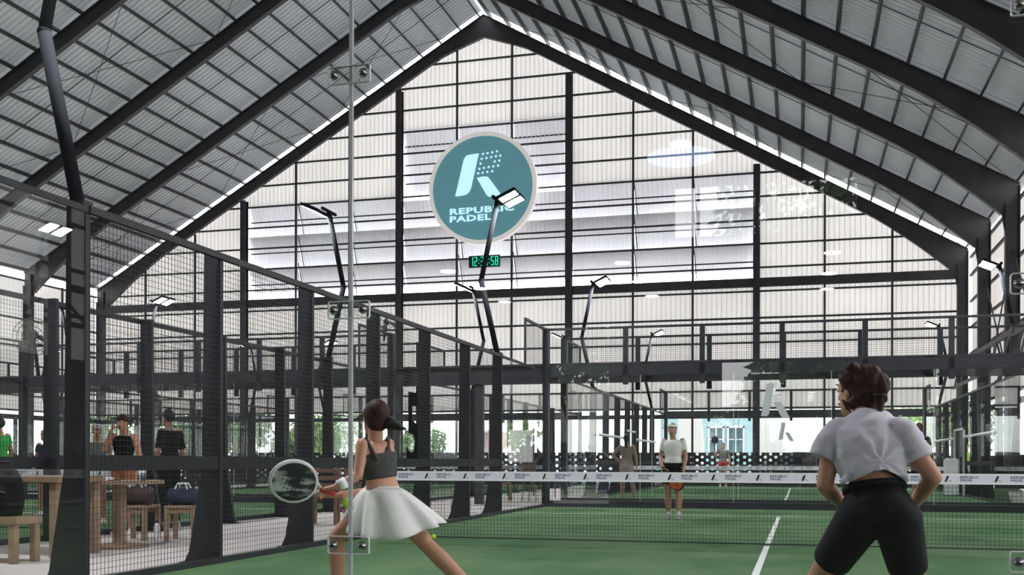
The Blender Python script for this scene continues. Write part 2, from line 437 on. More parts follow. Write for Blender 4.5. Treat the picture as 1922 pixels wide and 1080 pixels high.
while x < X1-1:
    w = 2.35
    if i % 3 != 1:
        perf(MB(), x, x+w, .05, 1.46, 47.5).build('perforated_plate', 'black', bar)
    else:
        MB().box(x, x+w, 47.48, 47.52, .05, 1.46).build('solid_plate', 'black', bar)
    MB().box(x+w, x+w+.06, 47.46, 47.54, 0, 1.48).build('barrier_post', 'steel', bar)
    x += w+.06; i += 1

# ---- side walls
for nm, xw, sgn in (('wall_right', X1+.12, 1), ('wall_left', X0-.12, -1)):
    sw = thing(nm, (xw, 20, 0), None, None, kind='structure')
    for y in range(-22, 50, 6):
        mb = MB(); ys = []
        q = y
        while q < y+6-1e-6:
            for dx, d in ((0, 0), (.124, 0), (.148, .035), (.176, .035)): ys.append((q+dx, d))
            q += .2
        ys.append((y+6, 0))
        vs = []
        for yy, d in ys: vs += [(xw+sgn*.1-sgn*d, yy, 3.6), (xw+sgn*.1-sgn*d, yy, EZ-.35)]
        mb.add(vs, [(2*i, 2*i+2, 2*i+3, 2*i+1) for i in range(len(ys)-1)])
        mb.build('wall_sheet', 'wall', sw)
        MB().box(xw-.04, xw+.04, y+2.95, y+3.05, 0, EZ-.3).build('wall_post', 'girt', sw)
    for z in (3.65, 4.85, 6.05, 7.25, 8.45, 9.65, 10.5):
        MB().box(xw-.05, xw+.05, -22, 50, z-.045, z+.045).build('girt', 'girt', sw)
    MB().box(xw-.05, xw+.1, -22, 50, 3.16, 3.36).build('low_rail', 'frame', sw)
    MB().box(xw-.03, xw+.05, -22, 50, .1, 1.3).build('low_plate', 'black', sw)
# ---- roof
rf = thing('roof', (RX, 14, 0), None, None, kind='structure')
SL = math.hypot(HW, AZ-EZ); ux = HW/SL; uz = (AZ-EZ)/SL
NP = 22
def slope_pt(s, t, y, up=0):
    """s: -1 left, 1 right; t metres down the slope from the ridge; up: offset along the outward normal"""
    return (RX+s*(ux*t+uz*up), y, AZ-uz*t+ux*up)
for s in (-1, 1):
    y = Y0
    while y < GY-.5:
        y2 = min(y+6, GY-.12); ys = []
        q = y
        while q < y2-1e-6:
            for dx, d in ((0, 0), (.15, 0), (.18, -.075), (.24, -.075)):
                if q+dx < y2: ys.append((q+dx, d))
            q += .27
        ys.append((y2, 0)); vs = []
        for yy, d in ys: vs += [slope_pt(s, 0, yy, .30+d), slope_pt(s, SL+.25, yy, .30+d)]
        MB().add(vs, [(2*i, 2*i+2, 2*i+3, 2*i+1) for i in range(len(ys)-1)]).build('roof_sheet', 'roof', rf)
        if y2 > 2:
            MB().bar(slope_pt(s, 0, y+3, .16), slope_pt(s, SL, y+3, .16), .025).build('sag_rod', 'girt', rf)
        y += 6
    for k in range(NP+1):
        t = .25+(SL-.35)*k/NP
        a = V(slope_pt(s, t, Y0, .12)); b = V(slope_pt(s, t, GY+.3, .12))
        MB().bar(a, b, .07, .19, up=(s*uz, 0, ux)).build('purlin', 'girt', rf)
    # wind bracing
    for ya in (44, 32, 14):
        for q in range(3):
            t0 = SL*(.06+q*.31); t1 = t0+SL*.31
            MB().tube([slope_pt(s, t0, ya, .02), slope_pt(s, t1, ya+6, .02)], .014, 5).build('bracing_rod', 'girt', rf)
            MB().tube([slope_pt(s, t0, ya+6, .02), slope_pt(s, t1, ya, .02)], .014, 5).build('bracing_rod', 'girt', rf)
# ---- portal frames
def portal(y):
    fr = thing('portal_frame_beam', (RX, y, 0), None, None, kind='structure')
    tx = math.tan(math.atan2(AZ-EZ, HW))
    for s in (-1, 1):
        out = []
        D = .58
        n = 10
        top = [(RX+s*HW*i/n, AZ-(AZ-EZ)*i/n) for i in range(n+1)]
        bot = []
        for i in range(41):
            f = i/40; x = HW*f; dz = D/ux
            d0 = HW-x
            if d0 < 4.6: dz += .95*(1-d0/4.6)**1.7
            if x < 2.2: dz += .5*(1-x/2.2)
            bot.append((RX+s*x, AZ-(AZ-EZ)*f-dz))
        bot = [p for p in bot if abs(p[0]-RX) < HW-.42]
        poly = top+[(RX+s*(HW), EZ-1.2), (RX+s*(HW-.46), bot[-1][1]-.75)]+bot[::-1]
        if s > 0: poly = poly[::-1]
        m = MB(); m.prism(poly, 1, y-.03, y+.03)                       # web
        for (a, b) in zip(bot[:-1], bot[1:]): m.bar((a[0], y, a[1]), (b[0], y, b[1]), .24, .03)
        m.bar((top[0][0], y, top[0][1]-.02), (top[-1][0], y, top[-1][1]-.02), .24, .03)
        m.build('rafter', 'frame', fr)
        xc = RX+s*(HW-.23); m = MB()
        m.box(xc-.24, xc-.21, y-.14, y+.14, 0, EZ-.7); m.box(xc+.21, xc+.24, y-.14, y+.14, 0, EZ-.1); m.box(xc-.22, xc+.22, y-.02, y+.02, 0, EZ-.5)
        m.build('column', 'frame', fr)
        MB().box(xc-.32, xc+.32, y-.22, y+.22, 0, .04).build('base_plate', 'frame', fr)
for y in (50, 44, 38, 32, 26, 20, 14, 8, 2, -4, -10, -16, -22): portal(y-.1)
wr_ = bpy.data.objects['wall_right']
for y in (14, 20, 26): MB().box(X1+.06, X1+.14, y, y+6, 0, 3.6).build('daylight_blocker', 'darkwall', wr_)  # unseen panels added to block daylight that would mirror in the left side glass
# lattice walkway along the right wall
tr = thing('trim_right_truss', (X1-.6, 36, 4.4), None, None, kind='structure')
xt = X1-.65
MB().box(xt-.07, xt+.07, 18, 49.8, 5.30, 5.46).build('top_chord', 'frame', tr)
MB().box(xt-.05, xt+.05, 18, 49.8, 4.40, 4.52).build('bottom_chord', 'frame', tr)
y = 18.; k = 0
while y < 49:
    a, b = ((y, 4.5), (y+1.2, 5.32)) if k % 2 == 0 else ((y, 5.32), (y+1.2, 4.5))
    MB().bar((xt, a[0], a[1]), (xt, b[0], b[1]), .06).build('web_bar', 'frame', tr); y += 1.2; k += 1
for ya in (44, 38, 32):
    for (za, zb) in ((3.4, 8.6), (8.6, 3.4)):
        MB().tube([(X1-.2, ya-6, za), (X1-.2, ya, zb)], .03, 6).build('bracing_rod', 'frame', tr)
# transverse steel beam between the two rows of courts
tb = thing('trim_transverse_beam', (RX, 21.06, 3), None, None, kind='structure')
MB().box(-36, X1-.5, 20.9, 21.2, 3.24, 3.29).build('top_flange', 'frame', tb)
MB().box(-36, X1-.5, 21.03, 21.07, 2.88, 3.25).build('web', 'frame', tb)
MB().box(-36, X1-.5, 20.9, 21.2, 2.84, 2.89).build('bottom_flange', 'frame', tb)
for x in (-35.5, -20.9, -6.97, X1-.7): MB().box(x-.1, x+.1, 20.98, 21.14, 0, 2.84).build('beam_post', 'frame', tb)

# ================================================================== COURTS
FX = 5.12; YE = 20.1; P1Y = 4.17; PS = 2.044
def wire_panel(parent, axis, a0, a1, z0, z1, c, name='mesh_panel', pitch=.05, r=.0022):
    """welded wire mesh: axis 0 runs along y at x=c, axis 1 runs along x at y=c"""
    m = MB()
    def P(t, z): return (c, t, z) if axis == 0 else (t, c, z)
    n = round((a1-a0)/pitch)
    def w(p, q):
        p = V(p); q = V(q); d = (q-p).normalized(); x = d.orthogonal().normalized()*r; y = d.cross(x)
        m.add([p+x, p+y, p-x, p-y, q+x, q+y, q-x, q-y], [(0, 1, 5, 4), (1, 2, 6, 5), (2, 3, 7, 6), (3, 0, 4, 7)])
    for i in range(n+1):
        t = a0+(a1-a0)*i/n; w(P(t, z0), P(t, z1))
    k = round((z1-z0)/pitch)
    for i in range(k+1):
        z = z0+(z1-z0)*i/k; w(P(a0, z), P(a1, z))
    return m.build(name, 'wire', parent)
def court(cx, cy, own=False):
    """enclosure, turf, lines; built once at its own place, copied for the other courts"""
    o = V((cx, cy, 0))
    su = thing('floor_court', o, None, None, kind='structure')
    B = lambda m, *a, **k: m.build(*a, **k)
    def bx(x0, x1, y0, y1, z0, z1): return MB().box(cx+x0, cx+x1, cy+y0, cy+y1, z0, z1)
    bx(-5.1, 5.1, 0, YE, -.001, .012).build('turf', 'turf', su)
    for y in (3.05, 16.95): bx(-5.05, 5.05, y-.025, y+.025, .012, .015).build('court_line', 'line', su)
    bx(-.032, .032, 2.95, 10-.1, .0125, .0155).build('court_line', 'line', su)
    bx(-.032, .032, 10.1, 17.05, .0125, .0155).build('court_line', 'line', su)
    en = thing('court_enclosure', o, None, 'enclosure', 'steel and glass court enclosures')
    for s in (-1, 1):
        x = s*FX
        # posts with flared feet
        for i in range(7):
            y = P1Y+PS*i
            prof = [(x, 0), (x+s*.40, 0), (x+s*.34, .12), (x+s*.20, .95), (x+s*.18, 3.06), (x, 3.06)]
            m = MB().prism([(cx+p[0], p[1]) for p in prof], 1, cy+y-.03, cy+y+.03)
            m.box(min(cx+x, cx+x+s*.42), max(cx+x, cx+x+s*.42), cy+y-.07, cy+y+.07, 0, .015)
            m.build('post', 'steel', en)
        for i in range(6):
            y = P1Y+PS*i
            if own or True: 
                wp = wire_panel(en, 0, cy+y+.02, cy+y+PS-.02, .08, 3.0, cx+x)
        bx(x-.025, x+.025, P1Y, P1Y+6*PS, 3.0, 3.06).build('top_rail', 'steel', en)
        bx(x-.02+s*.03, x+.02+s*.03, P1Y, P1Y+6*PS, .93, 1.06).build('mid_rail', 'steel', en)
        bx(x-.03, x+.03, 0, YE, 0, .07).build('base_curb', 'steel', en)
        # glass side wings
        for (ya, yb) in ((.05, 2.09), (2.11, P1Y-.05), (P1Y+6*PS+.05, 18.23), (18.25, YE-.05)):
            bx(x-.006, x+.006, ya, yb, .07, 3.0).build('glass_pane', 'glass', en)
        for (ya, yb) in ((0, P1Y), (P1Y+6*PS, YE)):
            bx(x-.012, x+.012, ya, yb, 3.0, 3.05).build('glass_head_rail', 'steel', en)
        bx(x-.03, x+.03, .0, P1Y, 2.80, 3.0).build('head_beam', 'steel', en) if False else None
        for (ya, yb) in ((0, 1.9), (YE-1.9, YE)):
            wire_panel(en, 0, cy+ya+.02, cy+yb-.02, 3.08, 3.96, cx+x)
            f = MB()
            f.box(cx+x-.025, cx+x+.025, cy+ya, cy+yb, 3.95, 4.0)
            yy = yb if ya == 0 else ya
            f.box(cx+x-.02, cx+x+.02, cy+yy-.025, cy+yy+.025, 3.05, 4.0); f.build('upper_frame', 'steel', en)
        for y in (0, YE):
            bx(x-.07, x+.07, y-.09, y+.09, 0, 4.0).build('corner_post', 'steel', en)
    for y, s in ((0, -1), (YE, 1)):
        for i in range(5):
            xa = -5+2*i
            bx(xa+.006, xa+1.994, y-.006, y+.006, .15, 3.0).build('glass_pane', 'glass', en)
        for i in range(1, 5):
            xa = -5+2*i
            bx(xa-.0055, xa+.0055, y-.006, y+.006, .15, 3.0).build('glass_seam', 'seam', en)
        bx(-FX, FX, y-.05, y+.05, 0, .15).build('base_curb', 'steel', en)
        bx(-FX, FX, y+s*.04-.05, y+s*.04+.05, 2.92, 3.16).build('head_beam', 'steel', en)
        bx(-FX, FX, y-.025, y+.025, 3.95, 4.0).build('top_rail', 'steel', en)
        for i in range(1, 6):
            xa = -5.0+10/6*i
            bx(xa-.055, xa+.055, y+s*.03-.04, y+s*.03+.04, 2.72, 3.97).build('upper_post', 'steel', en)
        for i in range(6):
            wire_panel(en, 1, cx-5.0+10/6*i+.03, cx-5.0+10/6*(i+1)-.03, 3.17, 3.95, cy+y)
    # net
    nt = thing('court_net', o+V((0, 10, 0)), None, 'net', 'nets of the courts')
    m = MB(); r = .0024; yn = cy+10
    def w(p, q):
        p = V(p); q = V(q); d = (q-p).normalized(); a = d.orthogonal().normalized()*r; b = d.cross(a)
        m.add([p+a, p+b, p-a, p-b, q+a, q+b, q-a, q-b], [(0, 1, 5, 4), (1, 2, 6, 5), (2, 3, 7, 6), (3, 0, 4, 7)])
    nx = 222
    for i in range(nx+1):
        x = cx-4.98+9.96*i/nx; w((x, yn, .03), (x, yn, .77))
    for j in range(17): w((cx-4.98, yn, .03+.74*j/16), (cx+4.98, yn, .03+.74*j/16))
    m.build('net_mesh', 'net', nt, kind='stuff')
    MB().tube([(cx-5, yn, .03), (cx+5, yn, .03)], .008, 6).build('bottom_cord', 'net', nt)
    MB().box(cx-4.98, cx+4.98, yn-.004, yn+.004, .765, .885).build('band', 'band', nt)
    MB().box(cx-4.98, cx+4.98, yn-.006, yn+.006, .868, .886).build('band_edge', 'bandedge', nt)
    MB().box(cx-4.98, cx+4.98, yn-.006, yn+.006, .764, .782).build('band_edge', 'bandedge', nt)
    for s in (-1, 1):
        m = MB(); m.box(cx+s*5.0-.035, cx+s*5.0+.035, yn-.035, yn+.035, 0, .95)
        bevel(m.build('net_post', 'steel', nt), .008)
    return su, en, nt
su0, en0, nt0 = court(0, 0, True)
en0['label'] = 'nearest enclosure, whose bolted glass end wall stands in front of both women'
nt0['label'] = 'nearest net, its white band printed, in front of the man in a headband'
# band print (nearest net only is legible)
m1 = MB(); m2 = MB(); m3 = MB()
x = -4.72; k = 0; yb = 10-.0045
while x < 4.6:
    put_text(m1, 'REPUBLIC', .038, (x, yb, .832), (1, 0, 0), (0, 0, 1), .0012, 1.15, .0005)
    put_text(m1, 'PADEL', .038, (x, yb, .798), (1, 0, 0), (0, 0, 1), .0012, 1.15, .0005)
    xl = x+.36
    m2.add([(xl, yb-.001, .792), (xl+.025, yb-.001, .792), (xl+.052, yb-.001, .86), (xl+.027, yb-.001, .86)], [(0, 1, 2, 3)])
    m3.add([(xl+.035, yb-.001, .818), (xl+.055, yb-.001, .818), (xl+.085, yb-.001, .79), (xl+.060, yb-.001, .79)], [(0, 1, 2, 3)])
    x += .528
o_ = nt0
m1.build('band_lettering', 'ink', nt0, label='dark lettering on the band'); m2.build('band_logo_stem', 'black', nt0, kind='stuff'); m3.build('band_logo_leg', 'gold', nt0, kind='stuff')
# clamps on the near glass wall
def clamp(xc, zc, parent):
    w, h, r = .072, .029, .008
    def rr(w, h, r):
        p = []
        for (sx_, sz_, a0) in ((1, 1, 0), (-1, 1, 90), (-1, -1, 180), (1, -1, 270)):
            for a in (0, 30, 60, 90):
                t = math.radians(a0+a); p.append((sx_*(w-r)+r*math.cos(t), sz_*(h-r)+r*math.sin(t)))
        return p
    po = rr(w, h, r); pi = rr(w-.003, h-.003, r-.002)
    for yy in (-.020,):
        pl = MB().prism([(xc+p[0], zc+p[1]) for p in pi], 1, yy, yy+.007).build('clamp_plate', 'acryl', parent)
        m = MB(); n = len(po)
        for ya in (yy, yy+.007): pass
        vs = [(xc+p[0], yy-.001, zc+p[1]) for p in po]+[(xc+p[0], yy-.001, zc+p[1]) for p in pi]+[(xc+p[0], yy+.008, zc+p[1]) for p in po]+[(xc+p[0], yy+.008, zc+p[1]) for p in pi]
        fs = []
        for i in range(n):
            j = (i+1) % n
            fs += [(i, j, n+j, n+i), (2*n+i, 3*n+i, 3*n+j, 2*n+j), (i, 2*n+i, 2*n+j, j), (n+i, n+j, 3*n+j, 3*n+i)]
        m.add(vs, fs); m.build('plate_rim', 'acrylrim', pl)
        for s in (-1, 1):
            R = []
            for t in (0, .25, .5, .75, .93): R.append((V((xc+s*.050, yy-.016*t, zc)), V((1, 0, 0))*.015*math.sqrt(1-t*t), V((0, 0, 1))*.015*math.sqrt(1-t*t)))
            MB().loft(R, 18).build('bolt', 'chrome', pl, smooth=True)
for xc in (-3, -1, 1, 3):
    for k in range(5): clamp(xc, .747+.749*(k-1)+.0 if k else .12, en0)
# copies of the court
PITCH = 13.95
names = {(0, 1): 'middle column of courts, far row, behind the man in the headband', (1, 0): 'left neighbouring court beyond the concrete path with tables', (1, 1): 'far left court, beyond the neighbouring court', (2, 0): 'second court to the left, nearer row, against the open side', (2, 1): 'second court to the left, far row, by the gable wall'}
COURTS = [(0, 0)]
for (i, j), txt in names.items():
    loc = V((-PITCH*i, 22*j, 0)); COURTS.append((i, j))
    copy_tree(su0, loc); 
    e = copy_tree(en0, loc, 'black steel and glass enclosure of the '+txt)
    n = copy_tree(nt0, loc+V((0, 10, 0)), 'white banded net of the '+txt)
    if i == 2 or (i, j) == (1, 1):
        pass
    for ch in list(e.children):
        if ch.name.startswith(('clamp_plate',)):
            for c2 in list(ch.children): bpy.data.objects.remove(c2)
            bpy.data.objects.remove(ch)
names2 = {(0, 1): 'far court behind the man in a headband', (1, 0): 'court on the left beyond the tables', (1, 1): 'far court on the left', (2, 0): 'outer left court, nearer row', (2, 1): 'outer left court, far row'}
lab = {(0, 1): 'second enclosure straight ahead, behind the man in the headband',
       (1, 0): 'enclosure on the left side, directly behind the wooden tables',
       (1, 1): 'far enclosure left of centre with the green numeral on its glass',
       (2, 0): 'outermost left enclosure of the nearer row, seen through two fences',
       (2, 1): 'outermost left enclosure of the far row, under the gable wall'}
labn = {(0, 1): 'net of the second court straight ahead, thin white band over the first net',
        (1, 0): 'net of the left court seen behind the wooden tables and backpack',
        (1, 1): 'net of the far court left of centre, beside the green numeral',
        (2, 0): 'net of the outermost left court of the nearer row',
        (2, 1): 'net of the outermost left court of the far row'}
es = [o for o in bpy.data.objects if o.name.startswith('court_enclosure')]; ns = [o for o in bpy.data.objects if o.name.startswith('court_net')]
for (key, t) in lab.items():
    loc = V((-PITCH*key[0], 22*key[1], 0))
    for o in es:
        if (o.location-loc).length < .1: o['label'] = 'black steel and glass '+t
    for o in ns:
        if (o.location-loc-V((0, 10, 0))).length < .1: o['label'] = labn[key]
# ---- floodlights on bent poles
def floodlight(x, y, s, cx, lbl):
    """s: outward direction of the pole"""
    b = V((x+s*.09, y, 3.06))
    t = thing('floodlight', b, lbl, 'floodlight', 'floodlights on bent poles above the courts')
    e = V((x+s*.42, y, 4.5)); h = V((x+s*.10, y, 6.0))
    MB().box(b.x-.09, b.x+.09, y-.06, y+.06, 3.06, 3.10).build('foot_plate', 'steel', t)
    MB().tube([b, e], .055, 12).build('lower_pole', 'pole', t, smooth=True)
    MB().tube([e, h], .05, 12).build('upper_pole', 'pole', t, smooth=True)
    MB().ball(e, .057).build('elbow_joint', 'pole', t, smooth=True)
    MB().bar(h+V((0, -.32, .02)), h+V((0, .32, .02)), .05).build('cross_arm', 'pole', t)
    tilt = math.radians(24)
    for q in (-.21, .21):
        c = h+V((-s*.27, q, .05)); X = V((-s*math.cos(tilt), 0, math.sin(tilt))); Y = V((0, 1, 0)); N = X.cross(Y)
        if N.z < 0: N = -N
        m = MB(); a = .19; w = .17; th = .03
        m.add([c+X*i*a+Y*j*w+N*k*th for k in (-1, 1) for i, j in ((-1, -1), (1, -1), (1, 1), (-1, 1))], [(0, 3, 2, 1), (4, 5, 6, 7), (0, 1, 5, 4), (1, 2, 6, 5), (2, 3, 7, 6), (3, 0, 4, 7)])
        for f_ in range(5):
            p = c+X*(-.12+.06*f_)+N*.03; m.bar(p-Y*w*.8, p+Y*w*.8, .012, .03)
        hd = m.build('lamp_head', 'pole', t)
        m = MB(); d = -N*(th+.004); a2 = a*.86; w2 = w*.86
        m.add([c+d+X*i*a2+Y*j*w2 for i, j in ((-1, -1), (1, -1), (1, 1), (-1, 1))], [(0, 1, 2, 3)]); m.build('led_panel', 'led', hd)
    return t
where = {(0, 0): 'nearest court', (0, 1): 'second court straight ahead', (1, 0): 'court behind the wooden tables', (1, 1): 'far court left of centre', (2, 0): 'outermost left court, nearer row', (2, 1): 'outermost left court, far row'}
for (i, j) in COURTS:
    cx = -PITCH*i; cy = 22*j
    for s in (-1, 1):
        for q, y in enumerate((P1Y, P1Y+6*PS)):
            side = 'left' if s < 0 else 'right'; end = 'near' if q == 0 else 'far'
            floodlight(cx+s*FX, cy+y, s, cx, f'twin-headed floodlight on the {side} fence, {end} end, of the {where[(i, j)]}')
# ---- stickers on glass
def sticker_R(x, z, y, s, name='glass_sticker', label=None):
    """slanted stem, dotted bowl and leg of the club emblem; s = scale (height of the stem 1 -> s metres)"""
    m = MB()
    st = [(0, 0), (.12, .02), (.19, .09), (.34, 1), (.16, 1), (.115, .93), (0, .06)]
    m.add([(x+p[0]*s*.62*1.6, y, z+p[1]*s) for p in [(0, 0), (.17, 0), (.24, .06), (.40, 1), (.20, 1), (.165, .95)]], [(0, 1, 2, 3, 4, 5)])
    m.add([(x+p[0]*s*.62*1.6, y, z+p[1]*s) for p in [(.36, .43), (.56, .43), (.62, .38), (.86, -.07), (.70, -.07), (.60, -.02)]], [(0, 1, 2, 3, 4, 5)])
    for r_, row in enumerate(((0, 1, 2, 3), (0, 1, 2, 3, 4), (0, 3, 4), (0, 1, 2, 3, 4), (0, 1, 2, 3))):
        for c_ in row:
            px = (.455-.022*r_+c_*.095); pz = .98-.115*r_
            m.add([(x+(px+.021*math.cos(a))*s*.99, y, z+pz*s+.02*s*math.sin(a)) for a in [2*PI*q/8 for q in range(8)]], [tuple(range(8))])
    return m
lg = sticker_R(-.43, 1.99, 20.083, .70).build('glass_sticker', 'frost'); tag(lg, 'larger frosted club emblem sticker high on the glass behind the first net', 'sticker')
l2 = sticker_R(-.5, 1.93, 42.08, .72).build('glass_sticker', 'frost'); tag(l2, 'smaller, farther frosted club emblem sticker beneath the larger one', 'sticker')
# green numeral on the side glass left of centre
vs, fs = textmesh('5', 2.5, .06)
np_ = thing('numeral_panel', (-8.83, 21.45, 0), 'clear panel with a large green numeral 5, left of centre between two fences', 'sign')
MB().box(-8.836, -8.824, 20.95, 21.9, .1, 3.0).build('glass_pane', 'glass', np_)
MB().box(-8.85, -8.81, 20.93, 21.92, .04, .1).build('foot_rail', 'steel', np_)
MB().add([(-8.815, 21.0+v.x*.80, .95+v.y) for v in vs], fs).build('numeral', 'sticker', np_, label='green numeral 5')

# ================================================================== SIGN AND CLOCK
SX, SZ, SR, SY = -15.46, 15.13, 2.9, 49.35
sg = thing('round_sign', (SX, SY, SZ), 'large round teal sign with white rim reading REPUBLIC PADEL', 'sign')
def disc(mb, r0, r1, ya, yb, n=72):
    vs = []
    for r, y in ((r0, ya), (r1, ya), (r1, yb), (r0, yb)):
        vs += [(SX+r*math.cos(2*PI*i/n), y, SZ+r*math.sin(2*PI*i/n)) for i in range(n)]
    fs = []
    for i in range(n):
        j = (i+1) % n
        fs += [(i, j, n+j, n+i), (n+i, n+j, 2*n+j, 2*n+i), (2*n+i, 2*n+j, 3*n+j, 3*n+i)]
    mb.add(vs, fs); return mb
disc(MB(), SR*.925, SR, SY-.02, SY+.32).build('sign_rim', 'signwhite', sg)
n = 72
MB().add([(SX+SR*.93*math.cos(2*PI*i/n), SY, SZ+SR*.93*math.sin(2*PI*i/n)) for i in range(n)], [tuple(range(n))]).build('sign_face', 'teal', sg)
MB().add([(SX+SR*.99*math.cos(2*PI*i/n), SY+.3, SZ+SR*.99*math.sin(2*PI*i/n)) for i in range(n)], [tuple(range(n))]).build('sign_back', 'signwhite', sg)
yk = SY-.03
u = lambda px, py: (SX+(px-478)/350*SR*.925, yk, SZ-(py-462)/366*SR*.925)   # emblem laid out on its own 700 x 732 grid
m = MB()
m.add([u(*p) for p in [(288, 510), (340, 508), (372, 500), (392, 480), (402, 455), (455, 218), (392, 222), (366, 228), (352, 245), (346, 262)]], [tuple(range(10))])
m.add([u(*p) for p in [(440, 390), (470, 384), (505, 383), (522, 392), (534, 408), (598, 500), (610, 520), (556, 530), (528, 530), (508, 512)]], [tuple(range(10))])
m.build('emblem_strokes', 'signblue', sg, label='pale blue lit strokes of the emblem')
m = MB()
for p in [(484, 224), (516, 221), (549, 218), (582, 214), (475, 258), (508, 255), (541, 251), (574, 248), (605, 246), (467, 291), (566, 284), (598, 280), (459, 327), (491, 323), (524, 319), (557, 317), (590, 314), (450, 358), (482, 356), (515, 353), (549, 351)]:
    m.add([(lambda q: q)(u(p[0]+8*math.cos(a), p[1]+8*math.sin(a))) for a in [2*PI*k/10 for k in range(10)]], [tuple(range(10))])
m.build('emblem_dots', 'signblue', sg)
m = MB(); sc = SR*.925/350
for tx_, y_, w_ in (('REPUBLIC', 638, 456), ('PADEL', 692, 298)):
    vs_, _f = textmesh(tx_, 56*sc, .014); w0 = max(v.x for v in vs_)
    put_text(m, tx_, 56*sc, u(246, y_), (1, 0, 0.012), (0, 0, 1), .014, w_*sc/w0)
m.build('sign_lettering', 'signblue', sg, label='pale blue capital lettering')
ck = thing('digital_clock', (-15.37, 49.5, 11.35), 'green digital clock below the round sign reading 12:34:58', 'clock')
MB().box(-16.2, -14.55, 49.42, 49.6, 11.06, 11.66).build('clock_case', 'clockoff', ck)
SEG = {'0': 'abcdef', '1': 'bc', '2': 'abged', '3': 'abgcd', '4': 'fgbc', '5': 'afgcd', '8': 'abcdefg'}
x = -16.12; m = MB()
for ch in '12:34:58':
    w, h = .155, .46; z0 = 11.13; t = .034
    if ch == ':':
        for zz in (z0+.13, z0+.32): m.box(x, x+.04, 49.40, 49.415, zz-.02, zz+.02)
        x += .11; continue
    R = dict(a=(0, w, h-t, h), d=(0, w, 0, t), g=(0, w, h/2-t/2, h/2+t/2), f=(0, t, h/2, h), e=(0, t, 0, h/2), b=(w-t, w, h/2, h), c=(w-t, w, 0, h/2))
    for s_ in SEG[ch]:
        a = R[s_]; m.box(x+a[0], x+a[1], 49.40, 49.415, z0+a[2], z0+a[3])
    x += .225
m.build('clock_digits', 'clock', ck)

# ================================================================== BEHIND THE CAMERA (seen only as reflections in the glass)
fw_ = thing('wall_front', (RX, -22, 0), None, None, kind='structure')
def fbox(x0, x1, z0, z1, mat='darkwall', y=-22.2, nm='wall_panel'): MB().box(x0, x1, y-.1, y+.1, z0, z1).build(nm, mat, fw_)
# openings: high window x -2.4..1.5 z 6.3..7.5; doorway x -5.4..-4.1 z 0..4.2; side window x -1.4..1.3 z 2.3..3.3
for (x0, x1, z0, z1) in ((X0, -5.45, 0, 4.3), (-4.05, -1.4, 0, 4.3), (-1.4, 1.35, 0, 2.3), (-1.4, 1.35, 3.35, 4.3), (1.35, X1, 0, 4.3), (X0, X1, 4.3, 6.3), (X0, -2.5, 6.3, 7.5), (1.6, X1, 6.3, 7.5), (X0, X1, 7.5, 10.9)):
    fbox(x0, x1, z0, z1)
MB().prism([(X0, 10.9), (X1, 10.9), (RX, 24.4)], 1, -22.3, -22.1).build('wall_panel', 'darkwall', fw_)
for x in (-1.95, -.6, .75): MB().box(x-.04, x+.04, -22.25, -22.15, 6.3, 7.5).build('window_mullion', 'frame', fw_)
cl = thing('ceiling_gallery', (-3, -18, 4.8), None, None, kind='structure')
MB().box(-40, 9, -22, -.35, .0, .012).build('antiglare_sheet', 'darkwall', cl)  # dark sheet added over the concrete to cut the floor's reflection in the glass
MB().box(-12, X1, -21.9, -16, 4.82, 4.95).build('ceiling_panel', 'darkwall', cl)
pl = thing('pendant_lamp', at(1278, 298, z=4.3), None, 'lamp') ; bpy.data.objects.remove(pl)
pp = V((-.87, -8.46, 4.3))
pl = thing('pendant_lamp', pp, 'pale disc pendant lamp mirrored in the glass right of the round sign', 'lamp')
MB().loft([(pp+V((0, 0, .0)), (.36, 0, 0), (0, .36, 0)), (pp+V((0, 0, .03)), (.36, 0, 0), (0, .36, 0))], 28).build('lamp_disc', emit('disc_glow', (.45, .6, 1), 4), pl)
MB().loft([(pp+V((0, 0, .03)), (.11, 0, 0), (0, .11, 0)), (pp+V((0, 0, .17)), (.11, 0, 0), (0, .11, 0))], 20).build('lamp_core', 'down', pl)
MB().tube([pp+V((0, 0, .17)), pp+V((0, 0, 17))], .006, 5).build('suspension_cable', 'wire', pl)
for x in (-6.4, -2.9, .93):
    for y in (-17.0, -19.2, -21.2):
        t = thing('ceiling_downlight', (x, y, 4.8), None, 'downlight', 'downlights in the gallery ceiling')
        t['label'] = f"pale ceiling downlight mirrored in the glass, {['top', 'middle', 'bottom'][int((-y-17)/2.1+.4)]} of the {'left' if x < -5 else 'middle' if x < -1 else 'right'} row of three"
        MB().loft([(V((x, y, 4.80)), (.15, 0, 0), (0, .15, 0)), (V((x, y, 4.82)), (.15, 0, 0), (0, .15, 0))], 18).build('diffuser', 'down', t)

